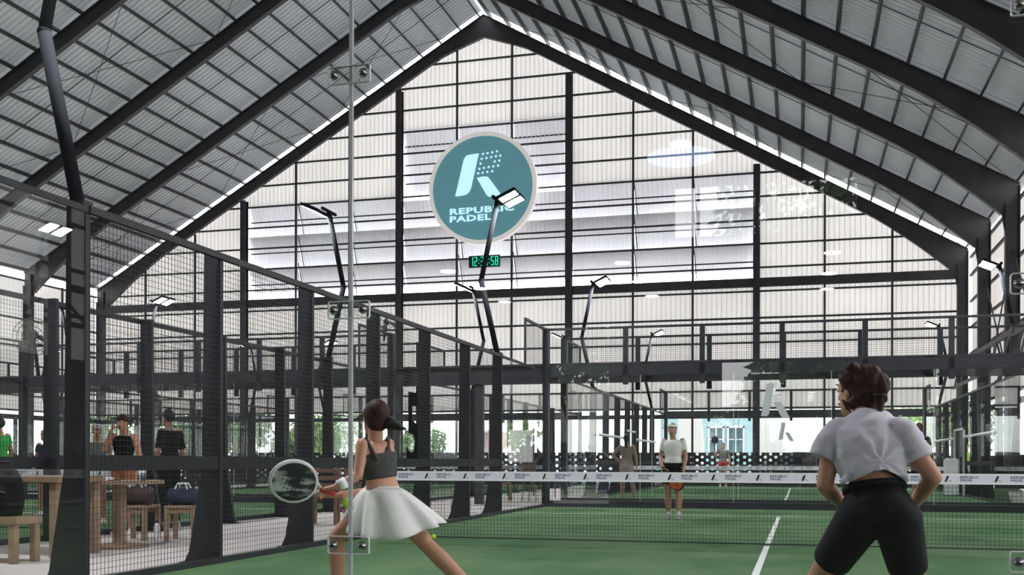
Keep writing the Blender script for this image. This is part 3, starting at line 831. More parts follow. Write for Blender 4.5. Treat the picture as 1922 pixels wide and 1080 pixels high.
# ================================================================== OUTSIDE
def leafball(mb, c, r, n, size, seed):
    rnd = random.Random(seed)
    for _ in range(n):
        d = V((rnd.gauss(0, 1), rnd.gauss(0, 1), rnd.gauss(0, 1))).normalized()*(rnd.random()**.4)
        p = V(c)+V((d.x*r[0], d.y*r[1], d.z*r[2])); a = V((rnd.gauss(0, 1), rnd.gauss(0, 1), rnd.gauss(0, 1))).normalized(); b = a.orthogonal().normalized()
        s = size*(.6+.8*rnd.random())
        mb.add([p-a*s, p+b*s*.45, p+a*s, p-b*s*.45], [(0, 1, 2, 3)])
def tree(x, y, h, r, lbl, mat='leaf', seed=1, n=1100, zc=None, size=.22, grp=None):
    t = thing('tree', (x, y, 0), lbl, 'tree', grp)
    zc = zc or h*.62
    m = MB().tube([(x, y, -.1), (x+.1, y, h*.3), (x-.05, y+.1, zc)], [.16, .12, .06], 8)
    for k in range(4):
        a = k*1.7+seed; m.tube([(x, y, h*.35), (x+r*.6*math.cos(a), y+r*.6*math.sin(a), zc+.3*h*.3)], [.06, .02], 6)
    m.build('trunk', 'bark', t)
    m = MB(); rnd = random.Random(seed)
    for k in range(7):
        a = rnd.random()*6.3; q = r*.5
        leafball(m, (x+q*math.cos(a), y+q*math.sin(a), zc+(rnd.random()-.4)*h*.3), (r*.6, r*.6, h*.2), n//7, size, seed*10+k)
    m.build('foliage', mat, t, kind='stuff')
G = 'trees beyond the far barrier'
def ux_(u, y): return at(u, 850, y=y).x
tree(ux_(612, 58), 58, 5.6, 2.2, 'bright green tree beyond the far end, left of the woman in the white skirt', 'leaf2', 1, zc=2.6, grp=G)
tree(ux_(555, 64), 64, 4.6, 1.6, 'low green tree beyond the far end, behind the dark striped racket', 'leaf', 2, zc=1.9, grp=G)
tree(ux_(440, 57), 57, 6, 2.4, 'leafy tree beyond the far end, between two fence posts left of the racket', 'leaf', 3, zc=2.8, grp=G)
tree(ux_(345, 59), 59, 6.2, 2.2, 'tree beyond the far end behind the man in black', 'leaf', 4, zc=3, grp=G)
tree(ux_(180, 57), 57, 6, 3, 'dark tree at the far left beyond the open side', 'leaf', 5, zc=3, grp=G)
tree(ux_(790, 62), 62, 4.2, 1.7, 'sparse tree below the green numeral', 'leaf', 6, zc=1.9, grp=G)
tree(ux_(1730, 57), 57, 6.4, 2.6, 'pale leafy tree beyond the far end, behind the man in the black shirt', 'leaf2', 7, zc=3.0, grp=G)
tree(ux_(1800, 66), 66, 7, 3, 'tree beyond the far end near the right wall', 'leaf', 8, zc=3.4, grp=G)
def wall_box(name, mat, par, x0, x1, y0, y1, z0, z1): return MB().box(x0, x1, y0, y1, z0, z1).build(name, mat, par)
hb = thing('house', (ux_(1400, 60), 62, 0), 'pale blue house with two sash windows outside the far end', 'house')
xa, xb = ux_(1240, 60), ux_(1425, 60)
wall_box('facade', 'bluewall', hb, xa, xb, 60, 66, -.1, 5.2)
wall_box('cornice', 'white', hb, xa-.1, xb+.1, 59.8, 60.2, 4.0, 4.25)
for (ua, ub) in ((1332, 1356), (1368, 1394)):
    wa, wb = ux_(ua, 59.9), ux_(ub, 59.9)
    w = wall_box('window', 'winglass', hb, wa, wb, 59.93, 59.99, 1.55, 3.0)
    for (p, q, r0, r1) in ((wa-.1, wa, 1.45, 3.1), (wb, wb+.1, 1.45, 3.1), (wa-.1, wb+.1, 3.0, 3.14), (wa-.1, wb+.1, 1.4, 1.55), ((wa+wb)/2-.03, (wa+wb)/2+.03, 1.5, 3.0), (wa, wb, 2.3, 2.36)):
        wall_box('window_frame', 'white', w, p, q, 59.88, 59.97, r0, r1)
hw = thing('house', (ux_(1520, 61), 64, 0), 'plain white house outside the far end, behind the frosted emblems', 'house')
wall_box('facade', 'whitewall', hw, xb+.3, ux_(1640, 61), 61, 68, -.1, 4.6)
wall_box('eaves_board', 'white', hw, xb+.1, ux_(1645, 61), 60.7, 61.1, 4.4, 4.7)
for k, (u0, u1, u2, u3, lb) in enumerate(((1272, 1316, 1278, 1325, 'white slanted sail panel outside, left of the pale blue house windows'), (1425, 1470, 1418, 1478, 'white slanted sail panel outside, behind the larger frosted emblem'))):
    yy = 55.5
    m = MB().prism([(ux_(u0, yy), 3.7), (ux_(u1, yy), 3.7), (ux_(u3, yy), .0), (ux_(u2, yy), .0)], 1, yy, yy+.12)
    o = m.build('sail_panel', 'whitewall'); tag(o, lb, 'panel', 'white sail panels outside')
pk = thing('house', (ux_(905, 62), 64, 0), 'pinkish brick house outside, seen between fence posts left of centre', 'house')
wall_box('facade', 'pinkwall', pk, ux_(868, 62), ux_(938, 62), 62, 67, -.1, 2.9)
wall_box('window', 'winglass', pk, ux_(892, 62), ux_(903, 62), 61.95, 62.02, 1.3, 2.2)
wall_box('gutter', 'white', pk, ux_(866, 62), ux_(940, 62), 61.8, 62, 2.85, 3.0)
def car(x, y, body, lbl, ang=0, L=4.4, H=1.5):
    t = thing('car', (x, y, 0), lbl, 'car')
    pr = [(-L/2, .35), (-L/2, .8), (-L/2+.15, .95), (-L*.2, 1.0), (L*.25, .98), (L/2-.1, .8), (L/2, .6), (L/2, .3)]
    ca = [(-L*.34, .96), (-L*.24, H-.05), (-L*.1, H), (L*.12, H-.02), (L*.27, .98)]
    m = MB().prism([(x+p[0], p[1]) for p in pr], 1, y-.85, y+.85).build('body', body, t); bevel(m, .05, 2)
    m = MB().prism([(x+p[0], p[1]) for p in ca], 1, y-.72, y+.72).build('cabin', 'winglass', t); bevel(m, .04, 2)
    MB().prism([(x+p[0], p[1]) for p in [(-L*.22, H-.03), (-L*.1, H+.02), (L*.12, H), (L*.1, H-.05)]], 1, y-.7, y+.7).build('roof_panel', 'carwhite', t)
    for sx_ in (-1, 1):
        for sy_ in (-1, 1):
            c = V((x+sx_*L*.31, y+sy_*.78, .32)); MB().loft([(c-V((0, .1, 0)), V((.32, 0, 0)), V((0, 0, .32))), (c+V((0, .1, 0)), V((.32, 0, 0)), V((0, 0, .32)))], 20).build('wheel', 'black', t)
    return t
car(ux_(1512, 53.5), 53.5, 'greycloth', 'grey parked car beyond the far barrier, beside the smaller emblem')
car(ux_(840, 55), 55, 'carwhite', 'white parked car beyond the far barrier, left of centre')
# behind the camera, mirrored in the glass
car(-5.6, -25.5, 'carblue', 'blue car mirrored in the glass left of the man in a headband')
hm = thing('house', (-5, -33, 0), 'white shuttered house mirrored in the glass left of the man in a headband', 'house')
wall_box('facade', 'whitewall', hm, -14, -3.8, -34, -32, -.1, 3.6)
for xw in (-8.2, -7.1, -6.0, -4.9):
    w = wall_box('window', 'winglass', hm, xw, xw+.6, -32.02, -31.94, 1.3, 2.7)
    wall_box('window_frame', 'white', w, xw+.27, xw+.33, -31.96, -31.9, 1.3, 2.7)
tree(-6.4, -28.5, 6.2, 2.0, 'tree mirrored in the glass above the reflected car', 'leaf', 21, zc=4.3, n=1500, size=.2)
tree(0.2, -29, 9.4, 2.6, 'tree mirrored high in the glass right of the round sign', 'leaf', 22, zc=7.2, n=2600, size=.2)
tree(.3, -24.2, 4.4, 1.3, 'low tree mirrored in the glass beside the foreground woman', 'leaf', 23, zc=2.9, n=1800, size=.2)

# ================================================================== FURNITURE AND BAGS BY THE LEFT FENCE
def leg_(parent, x, y, z, w=.05, name='leg', mat='wood'):
    o = MB().box(x-w/2, x+w/2, y-w/2, y+w/2, 0, z).build(name, mat, parent); bevel(o, .006, 1); return o
# round pedestal table
tcn = V((-7.28, 7.62, 0))
rt = thing('round_table', tcn, 'round oak pedestal table with cups, between the tall posts on the left', 'table')
def disk(mb, c, r, z0, z1, n=40): return mb.loft([(V((c.x, c.y, z0)), V((r, 0, 0)), V((0, r, 0))), (V((c.x, c.y, z1)), V((r, 0, 0)), V((0, r, 0)))], n)
disk(MB(), tcn, .50, .745, .785).build('tabletop', 'wood', rt)
disk(MB(), tcn, .33, 0, .03).build('foot_disc', 'wood', rt); disk(MB(), tcn, .075, .03, .745, 24).build('column', 'wood', rt, smooth=False)
def stool(c, rot, lbl, w=.40, h=.45):
    t = thing('stool', (c.x, c.y, 0), lbl, 'stool', 'square oak stools')
    co, si = math.cos(rot), math.sin(rot)
    def P(a, b, z): return V((c.x+a*co-b*si, c.y+a*si+b*co, z))
    m = MB().bar(P(-w/2, 0, h-.02), P(w/2, 0, h-.02), w, .04); bevel(m.build('seat', 'wood', t), .006, 1)
    for a, b in ((-1, -1), (1, -1), (1, 1), (-1, 1)):
        m = MB().bar(P(a*(w/2-.03), b*(w/2-.03), 0), P(a*(w/2-.03), b*(w/2-.03), h-.04), .055, .055, up=(co, si, 0)); m.build('leg', 'wood', t)
    for b in (-1, 1): MB().bar(P(-w/2+.04, b*(w/2-.03), h-.075), P(w/2-.04, b*(w/2-.03), h-.075), .02, .06).build('apron', 'wood', t)
    return t
stool(V((-7.80, 8.75, 0)), .1, 'oak stool under the brown duffel bag, behind the round table')
stool(V((-7.20, 8.85, 0)), .25, 'oak stool under the dark blue sports bag')
# near table and bench at the frame edge
nt_ = thing('dining_table', (-7.6, 6.7, 0), 'chunky oak table at the left edge behind the backpack', 'table')
o = MB().box(-8.6, -7.02, 6.2, 7.0, .78, .85).build('tabletop', 'wood', nt_); bevel(o, .01, 2)
for a, b in ((-8.5, 6.28), (-7.1, 6.28), (-7.1, 6.92), (-8.5, 6.92)): leg_(nt_, a, b, .78, .09)
bn = thing('bench', (-7.5, 5.75, 0), 'oak bench with thick rounded legs under the backpack', 'bench')
o = MB().box(-8.3, -6.98, 5.55, 5.95, .38, .46).build('seat', 'wood', bn); bevel(o, .012, 2)
for a in (-8.15, -7.36):
    MB().loft([(V((a, 5.62, 0)), V((.06, 0, 0)), V((0, .06, 0))), (V((a, 5.62, .02)), V((.075, 0, 0)), V((0, .075, 0))), (V((a, 5.62, .38)), V((.075, 0, 0)), V((0, .075, 0)))], 18).build('leg', 'wood', bn, smooth=False)
for a, b in ((-7.04, 5.9), (-8.24, 5.9), (-7.04, 5.6)): leg_(bn, a, b, .38, .075)
# backpack
bk = thing('backpack', (-7.28, 5.75, .46), 'black backpack sitting on the oak bench at the left edge', 'bag')
m = MB()
m.loft([(V((-7.28, 5.75, .47)), V((.19, 0, 0)), V((0, .13, 0))), (V((-7.28, 5.75, .62)), V((.215, 0, 0)), V((0, .15, 0))), (V((-7.28, 5.75, .8)), V((.20, 0, 0)), V((0, .13, 0))), (V((-7.28, 5.76, .92)), V((.13, 0, 0)), V((0, .09, 0))), (V((-7.28, 5.77, .96)), V((.05, 0, 0)), V((0, .04, 0)))], 24)
m.ball((-7.28, 5.62, .64), .14, .07, .13)
organic(m, 'pack_body', 'darkcloth', bk, .014, 4)
MB().tube([(-7.36, 5.77, .93), (-7.33, 5.77, 1.0), (-7.23, 5.77, 1.0), (-7.20, 5.77, .93)], .012, 8).build('haul_loop', 'black', bk)
MB().tube([(-7.42, 5.60, .70), (-7.28, 5.545, .73), (-7.14, 5.60, .70)], .006, 6).build('zip', 'chrome', bk)
jk = thing('jacket', (-7.72, 5.68, .46), 'teal jacket bundled on the bench beside the backpack', 'jacket')
m = MB(); rnd = random.Random(3)
for k in range(7): m.cap((-7.85+rnd.random()*.2, 5.62+rnd.random()*.12, .50+rnd.random()*.1), (-7.72+rnd.random()*.16, 5.62+rnd.random()*.1, .49+rnd.random()*.14), .05, .035)
organic(m, 'jacket_cloth', 'bluebag', jk, .012, 4)
def duffel(c, L, r, mat, lbl, loop='black'):
    t = thing('duffel_bag', c, lbl, 'bag', None); c = V(c); m = MB()
    m.loft([(c+V((-L/2, 0, r*.9)), V((0, r*.6, 0)), V((0, 0, r*.6))), (c+V((-L/2+.03, 0, r)), V((0, r*.95, 0)), V((0, 0, r))), (c+V((0, 0, r*1.02)), V((0, r*1.05, 0)), V((0, 0, r*1.02))), (c+V((L/2-.03, 0, r)), V((0, r*.95, 0)), V((0, 0, r))), (c+V((L/2, 0, r*.9)), V((0, r*.6, 0)), V((0, 0, r*.6)))], 20)
    organic(m, 'bag_body', mat, t, .012, 3, folds=lambda p, n_: n_*(noise.noise(p*14)*.012))
    for dy in (-.05, .05):
        MB().tube([c+V((-L*.22, dy, r*1.8)), c+V((-L*.15, dy*.6, r*2.5)), c+V((L*.15, dy*.6, r*2.5)), c+V((L*.22, dy, r*1.8))], .012, 8).build('handle', loop, t)
    return t
duffel((-7.78, 8.70, .45), .42, .12, 'brownbag', 'dark brown duffel bag on the left oak stool', 'bandedge')
duffel((-7.22, 8.85, .45), .40, .11, 'navy', 'dark blue sports bag with pale handles on the right oak stool', 'bandedge')
def vessel(name, c, prof, mat, lbl, cat, parts=()):
    t = thing(name, c, lbl, cat); c = V(c)
    MB().loft([(c+V((0, 0, z)), V((r, 0, 0)), V((0, r, 0))) for r, z in prof], 20).build('body', mat, t, smooth=True)
    for nm, pf, mt in parts: MB().loft([(c+V((0, 0, z)), V((r, 0, 0)), V((0, r, 0))) for r, z in pf], 16).build(nm, mt, t)
    return t
vessel('water_bottle', (-7.53, 8.74, .0), [(.035, 0), (.038, .02), (.038, .17), (.03, .20), (.016, .22)], 'band', 'white water bottle standing on the floor by the oak stools', 'bottle', [('cap', [(.018, .22), (.018, .25)], 'navy')])
vessel('paper_cup', tcn+V((.22, .12, .785)), [(.03, 0), (.042, .11)], 'white', 'white cup with a straw on the round table', 'cup', [('cup_lid', [(.044, .11), (.044, .12)], 'band')])
vessel('tumbler', tcn+V((.33, -.02, .785)), [(.03, 0), (.036, .09)], 'winglass', 'dark tumbler near the rim of the round table', 'cup')
tw = thing('folded_towel', tcn+V((-.22, -.12, .785)), 'folded white towel on the round table', 'towel')
for k in range(3): bevel(MB().box(tcn.x-.42, tcn.x-.06, tcn.y-.24, tcn.y-.02, .786+.012*k, .797+.012*k).build('towel_fold', 'bandedge', tw), .004, 1)
ph = MB().box(tcn.x+.02, tcn.x+.10, tcn.y-.25, tcn.y-.10, .786, .795).build('phone', 'black'); bevel(ph, .003, 1); tag(ph, 'black phone lying beside the towel on the round table', 'phone')
def chair(x, y, rot, lbl):
    t = thing('wooden_chair', (x, y, 0), lbl, 'chair', 'wooden chairs by the fence')
    co, si = math.cos(rot), math.sin(rot)
    def P(a, b, z): return V((x+a*co-b*si, y+a*si+b*co, z))
    MB().bar(P(-.21, 0, .44), P(.21, 0, .44), .42, .04).build('seat', 'wood2', t)
    for a in (-1, 1):
        MB().bar(P(a*.19, -.19, 0), P(a*.19, -.19, .42), .04).build('leg', 'wood2', t)
        MB().bar(P(a*.19, .19, 0), P(a*.19, .23, .90), .045).build('leg', 'wood2', t)
    for z in (.62, .74, .86): MB().bar(P(-.19, .215, z), P(.19, .215, z), .02, .07).build('back_slat', 'wood2', t)
    return t
chair(-7.0, 12.6, .3, 'brown wooden chair behind the dark racket, nearer of the two')
chair(-7.15, 14.0, .1, 'brown wooden chair behind the woman in the white skirt, farther of the two')
chair(-7.1, 23.6, .4, 'brown wooden chair far down the path, seen above the net base')
# industrial fan on the neighbouring fence
def wall_fan(fp, br, lbl):
    fn = thing('wall_fan', fp, lbl, 'fan', 'industrial fans on posts')
    ax = V((.5, -.6, -.2)).normalized(); a1 = ax.orthogonal().normalized(); a2 = ax.cross(a1)
    for k, rr in enumerate((.07, .13, .19, .24)):
        MB().tube([fp+a1*rr*math.cos(2*PI*i/28)+a2*rr*math.sin(2*PI*i/28)+ax*.03 for i in range(29)], .0045, 5, False).build('guard_ring', 'chrome', fn)
    for i in range(12):
        a = 2*PI*i/12; MB().tube([fp+ax*.05, fp+(a1*math.cos(a)+a2*math.sin(a))*.24+ax*.02], .003, 4).build('guard_wire', 'chrome', fn)
    for i in range(3):
        a = 2*PI*i/3; d = a1*math.cos(a)+a2*math.sin(a); e = ax.cross(d)
        MB().add([fp+d*.03, fp+d*.2-e*.05-ax*.01, fp+d*.21+e*.06+ax*.02, fp+d*.05+e*.04], [(0, 1, 2, 3)]).build('fan_blade', 'greycloth', fn)
    MB().cap(fp-ax*.12, fp-ax*.01, .07, .05).build('motor', 'black', fn, smooth=True)
    MB().bar(fp-ax*.1, br, .04).build('bracket', 'black', fn)
wall_fan(at(62, 632, y=8.4), (-8.93, 8.26, 2.1), 'grey industrial fan mounted high on the neighbouring fence post, upper left')
wall_fan(at(728, 606, x=-8.9), at(728, 640, x=-8.9)+V((-.1, 0, 0)), 'grey industrial fan above the fence, right of the nearest glass seam')
# tennis balls
def ball_(p, lbl):
    o = MB().ball(p, .033, n=18, m=12).build('padel_ball', 'ball', None, True); return tag(o, lbl, 'ball', 'yellow balls')
ball_(at(814, 1008, y=9.8)*1, 'yellow-green ball lying at the foot of the net')
ball_(at(652, 944, y=3.1), 'yellow-green ball in the air beside the white skirt')

# ================================================================== PEOPLE
def head_rings(c, f, up, s, grow=0., lo=-1):
    r = f.cross(up).normalized()
    T = [(-.118, .020, .020, .052), (-.105, .040, .038, .044), (-.075, .054, .060, .028), (-.035, .064, .076, .012), (.01, .072, .088, .002), (.05, .074, .093, -.004), (.08, .066, .083, -.006), (.102, .047, .060, -.006), (.114, .024, .032, -.006)]
    return [(c+up*h*s+f*fo*s, r*(w+grow)*s, f*(d+grow)*s) for h, w, d, fo in T if h >= lo]
def hand(mb, w, d, palm, s=1., curl=.5, fr=.0085, side=1, thin=.7):
    """w wrist, d direction of the hand, palm = direction the palm faces; fingers bend towards the palm"""
    d = V(d).normalized(); n = V(palm); n = (n-d*n.dot(d)).normalized(); x = d.cross(n).normalized()*side
    mb.loft([(w-d*.01*s, x*.026*s, n*.020*s), (w+d*.03*s, x*.036*s, n*.016*s), (w+d*.075*s, x*.042*s, n*.014*s), (w+d*.092*s, x*.038*s, n*.011*s)], 14)
    for i, (o, L) in enumerate(((-.031, .060), (-.011, .072), (.010, .068), (.030, .054))):
        p = w+(d*.085+x*o)*s; dd = d.copy(); L *= s
        for j, q in enumerate((.45, .32, .27)):
            a = curl*(.7+.3*j); dd = (dd*math.cos(a)+n*math.sin(a)).normalized(); 
            e = p+dd*L*q*1.15; mb.cap(p, e, fr*s*(1-.08*j), fr*s*(.92-.08*j), 8); p = e
    p = w+(d*.025-x*.032)*s; dd = (d*.6-x*.7+n*.35).normalized(); e = p+dd*.038*s; mb.cap(p, e, .013*s, .010*s, 8)
    dd = (d*.75-x*.15+n*.6).normalized(); mb.cap(e, e+dd*.032*s, .010*s, .008*s, 8)
TR = [(-.10, .115, .090), (0, .168, .118), (.16, .160, .112), (.42, .128, .092), (.65, .150, .106), (.84, .172, .106), (.95, .160, .088), (1.03, .105, .066)]
def torso_rings(J, b=1., grow=0., t0=-1, t1=2, gx=0.):
    P = (J['hiL']+J['hiR'])/2; Q = (J['shL']+J['shR'])/2; A = Q-P; L = A.length/.50
    bend = J.get('bend', V((0, 0, 0)))
    out = []
    for t, w, d in TR:
        if t < t0 or t > t1: continue
        r = ((J['hiR']-J['hiL']).normalized()*(1-t)+(J['shR']-J['shL']).normalized()*t).normalized()
        dp = A.normalized().cross(r).normalized(); r = dp.cross(A.normalized()).normalized()
        out.append((P+A*t+bend*math.sin(max(0, min(1, t))*PI), r*(w*b+grow+gx), dp*(d*b+grow)))
    return out
def lerp(a, b, t): return a+(b-a)*t
def body(name, t, J, s, mat, f, up=None, fist=None, vox=.012, b=1., hands=True, lean=1., leg=1.):
    up = up or V((0, 0, 1)); f = (f-up*f.dot(up)).normalized(); m = MB(); c = J['head']
    m.loft(torso_rings(J, b*s), 20)
    nb = (J['shL']+J['shR'])/2+V((0, 0, .03*s))
    m.cap(nb-V((0, 0, .02*s)), c-up*.075*s-f*.012*s, .060*s*min(b, 1.1), .052*s)
    m.loft(head_rings(c, f, up, s), 20)
    r = f.cross(up).normalized()
    m.cap(c+f*.088*s+up*.012*s, c+f*.106*s-up*.030*s, .009*s, .014*s, 8)
    m.cap(c+f*.083*s+up*.030*s-r*.034*s, c+f*.083*s+up*.030*s+r*.034*s, .010*s, .010*s, 8)
    m.cap(c+f*.086*s-up*.058*s-r*.016*s, c+f*.086*s-up*.058*s+r*.016*s, .011*s, .011*s, 8)
    for q in (-1, 1): m.ball(c+r*q*.075*s-up*.012*s-f*.004*s, .011*s, .020*s, .031*s, X=r, Y=f, Z=up, n=10, m=7)
    for q in 'LR':
        sh, el, wr = J['sh'+q], J['el'+q], J['wr'+q]
        m.cap(sh, el, .054*s*lean, .040*s*lean, 14); m.cap(el, lerp(el, wr, .35), .040*s*lean, .041*s*lean, 14); m.cap(lerp(el, wr, .3), wr, .041*s*lean, .027*s, 14)
        hp, kn, an = J['hi'+q], J['kn'+q], J['an'+q]
        m.cap(hp, lerp(hp, kn, .45), .098*s*leg, .082*s*leg, 16); m.cap(lerp(hp, kn, .4), kn, .083*s*leg, .056*s*leg, 16)
        m.cap(kn, lerp(kn, an, .3), .054*s*leg, .060*s*leg, 14); m.cap(lerp(kn, an, .25), an, .060*s*leg, .037*s, 14)
        fd = J.get('fd'+q, f); m.cap(an-V((0, 0, .045*s))-fd*.03*s, an-V((0, 0, .05*s))+fd*.14*s, .036*s, .028*s, 10)
        if hands:
            d = J.get('hd'+q) or (wr-el).normalized(); pn = J.get('pn'+q) or -r*(1 if q == 'R' else -1)
            hand(m, wr, d, pn, s, J.get('cu'+q, .45), side=1 if q == 'L' else -1)
    return organic(m, 'body', mat, t, vox, 3)
def face(t, c, f, up, s):
    f = (f-up*f.dot(up)).normalized(); r = f.cross(up).normalized()
    for q in (-1, 1):
        e = MB().ball(c+f*.083*s+r*q*.031*s+up*.010*s, .0125*s, n=10, m=7).build('eye', 'white', t, True)
        MB().ball(c+f*.0905*s+r*q*.031*s+up*.010*s, .0065*s, n=8, m=6).build('iris', 'hairblack', e, True)
        MB().cap(c+f*.094*s+r*q*.018*s+up*.034*s, c+f*.088*s+r*q*.046*s+up*.036*s, .004*s, .003*s, 6).build('eyebrow', 'hairblack', t, True)
    MB().cap(c+f*.097*s-up*.058*s-r*.018*s, c+f*.097*s-up*.058*s+r*.018*s, .005*s, .005*s, 6).build('lips', 'red', t, True)
def hair_cap(m, c, f, up, s, back=.022, rise=.028, rx=.083, ry=.100, rz=.100):
    r = f.cross(up).normalized(); m.ball(c-f*back*s+up*rise*s, rx*s, ry*s, rz*s, X=r, Y=f, Z=up, n=20, m=12)
def shirt(t, J, s, mat, b=1., grow=.016, t0=.05, sl=.5, name='shirt', vox=.012, folds=None, gx=0., extra=None, r0=.066, r1=.060, t1=1.04):
    m = MB(); R = torso_rings(J, b*s, grow*s, t0, t1, gx); m.loft(R, 24)
    for q in 'LR':
        if sl: 
            e = lerp(J['sh'+q], J['el'+q], sl); d = (J['el'+q]-J['sh'+q]).normalized()
            m.ball(J['sh'+q]-V((0, 0, .014*s)), r0*.93*s, n=14); m.tube([J['sh'+q]-d*.02, lerp(J['sh'+q], e, .5), e], [r0*s, (r0+r1)/2*s, r1*s], 16)
    if extra: extra(m)
    return organic(m, name, mat, t, vox, 3, folds=folds)
def shorts(t, J, s, mat, b=1., grow=.014, tw=.28, fr=.6, name='shorts', vox=.012, r0=.108, r1=.095, folds=None):
    m = MB(); R = torso_rings(J, b*s, grow*s, -.2, tw+.15)
    P = (J['hiL']+J['hiR'])/2; A = (J['shL']+J['shR'])/2-P
    m.loft([r for r in R if (r[0]-P).dot(A)/A.dot(A) <= tw+.01]+[(P+A*tw, R[-1][1]*1.0, R[-1][2]*1.0)] if True else R, 24)
    for q in 'LR':
        e = lerp(J['hi'+q], J['kn'+q], fr); m.ball(J['hi'+q], r0*.98*s, n=16); m.tube([lerp(J['hi'+q], e, -.05), lerp(J['hi'+q], e, .5), e], [r0*s, (r0+r1)/2*s, r1*s], 18)
    return organic(m, name, mat, t, vox, 3, folds=folds)
def shoe(t, J, q, s, mat, f, sock=None):
    fd = J.get('fd'+q, f).normalized(); an = J['an'+q]; g = V((an.x, an.y, max(.0, an.z-.085*s)))
    r = fd.cross(V((0, 0, 1)))
    m = MB(); m.loft([(g+fd*k*s+V((0, 0, h*s)), r*w*s, V((0, 0, 1))*h*s) for k, w, h in ((-.075, .030, .030), (-.05, .040, .042), (.0, .043, .048), (.07, .047, .034), (.13, .045, .026), (.17, .026, .018))], 16)
    m.cap(g+V((0, 0, .05*s)), an+V((0, 0, .005)), .042*s, .040*s)
    sh = organic(m, 'shoe', mat, t, .009, 2)
    MB().loft([(g+fd*.045*s+V((0, 0, h)), r*.050*s, fd*.128*s) for h in (.001, .020)], 20).build('sole', 'white', sh)
    if sock:
        kn = J['kn'+q]; d = (kn-an).normalized(); MB().tube([an-d*.02*s, an+d*.15*s], [.040*s, .046*s], 16).build('sock', sock, t, True)
def stand(x, y, ang, H=1.72, arm='down', **kw):
    """joints of a standing figure whose front points to angle ang (0 = +y, PI = towards the camera)"""
    s = H/1.75; co, si = math.cos(ang), math.sin(ang)
    def P(a, b, z): return V((x+(a*co-b*si)*s, y+(a*si+b*co)*s, z*s))
    J = dict(head=P(0, .03, 1.625), shL=P(-.165, -.01, 1.42), shR=P(.165, -.01, 1.42), hiL=P(-.085, 0, .93), hiR=P(.085, 0, .93),
             elL=P(-.245, -.02, 1.14), elR=P(.245, -.02, 1.14), wrL=P(-.25, .07, .90), wrR=P(.25, .07, .90),
             knL=P(-.10, .02, .50), knR=P(.10, .02, .50), anL=P(-.11, -.02, .085), anR=P(.11, -.02, .085))
    J['f'] = V((-si, co, 0)); J['s'] = s; J['P'] = P
    for k, v in kw.items(): J[k] = P(*v) if isinstance(v, tuple) else v
    return J
UP = V((0, 0, 1))

# ---- woman in the foreground, back to the camera, crouched and ready
J = dict(head=at(1609, 735, y=2.10), shL=at(1566, 812, y=1.97), shR=at(1690, 812, y=1.94), hiL=at(1614, 975, y=1.86), hiR=at(1684, 975, y=1.84),
         elL=at(1548, 912, y=1.92), elR=at(1752, 896, y=1.88), wrL=at(1590, 955, y=2.12), wrR=at(1712, 950, y=2.10),
         knL=at(1530, 1100, y=2.14), knR=at(1716, 1120, y=2.12))
J['anL'] = V((J['knL'].x-.10, J['knL'].y-.22, .085)); J['anR'] = V((J['knR'].x+.06, J['knR'].y-.20, .085))
J['fdL'] = V((-.35, .9, 0)).normalized(); J['fdR'] = V((.3, .95, 0)).normalized()
J['cuL'] = J['cuR'] = .75
J['hdL'] = V((.75, .6, -.05)); J['hdR'] = V((-.75, .6, -.05)); J['pnL'] = V((.6, -.7, 0)); J['pnR'] = V((-.6, -.7, 0))
f = V((-.72, .69, -.05)).normalized(); s = .97
w1 = thing('person', (J['hiL'].x+.08, 2.0, 0), 'crouching woman in knotted lilac tee and black shorts, back turned, nearest of all', 'person')
c = J['head']
body('body', w1, J, s, 'skin', f, vox=.009, b=.84, lean=.98, leg=1.02)
face(w1, c, f, UP, s)
m = MB(); hair_cap(m, c, f, UP, s, .024, .024, .086, .104, .108); r = f.cross(UP).normalized()
m.ball(c-f*.055-UP*.020, .080, .07, .080, X=r, Y=f, Z=UP)
for (u_, v_, rr) in ((1585, 712, .030), (1640, 700, .036), (1600, 690, .03), (1648, 742, .034), (1630, 752, .040), (1605, 757, .034)): m.ball(at(u_, v_, y=2.04), rr)
for (a_, b_, rr) in (((1583, 752), (1588, 771), .010), ((1592, 760), (1597, 779), .010), ((1640, 770), (1649, 786), .011)): m.cap(at(*a_, y=2.03), at(*b_, y=2.0), rr, rr*.4, 8)
pb = at(1654, 724, y=2.0); m.ball(pb, .040, .045, .062); m.cap(at(1648, 735, y=2.0), at(1653, 778, y=1.96), .028, .012); m.cap(at(1626, 712, y=2.06), pb, .068, .036)
m.cap(at(1655, 730, y=2.0), at(1661, 752, y=1.98), .022, .014)
strand = lambda p, n_: n_*(.0018*math.sin((p.x*1.3+p.z*.35)*170+3*noise.noise(p*9))+.002*noise.noise(p*30))
organic(m, 'hair', 'hair', w1, .008, 3, folds=strand)
MB().tube([at(1652, 742, y=1.975)+V((.024*math.cos(a), .024*math.sin(a), 0)) for a in [2*PI*k/14 for k in range(15)]], .006, 6, False).build('hair_tie', 'black', w1)
kn0 = at(1655, 868, y=1.80)
hem0 = at(1655, 906, y=1.80)
def tee_folds(p, n_):
    d = p-kn0; rr = math.hypot(d.x, d.z); a = math.atan2(d.z, d.x)
    w_ = math.exp(-max(0, rr-.02)/.13)*(1 if p.y < 1.98 else .3)
    h_ = max(0, 1-(p.z-hem0.z)/.09)*math.exp(-((p.x-hem0.x)/.085)**2)*(1 if p.y < 1.9 else 0)
    return V((0, 0, .055*min(1, h_)))+n_*(.0060*w_*math.sin(a*9+3.5*noise.noise(p*6))+.011*noise.noise(V((p.x*6+p.z*9, p.y*8, p.z*17-p.x*10))))
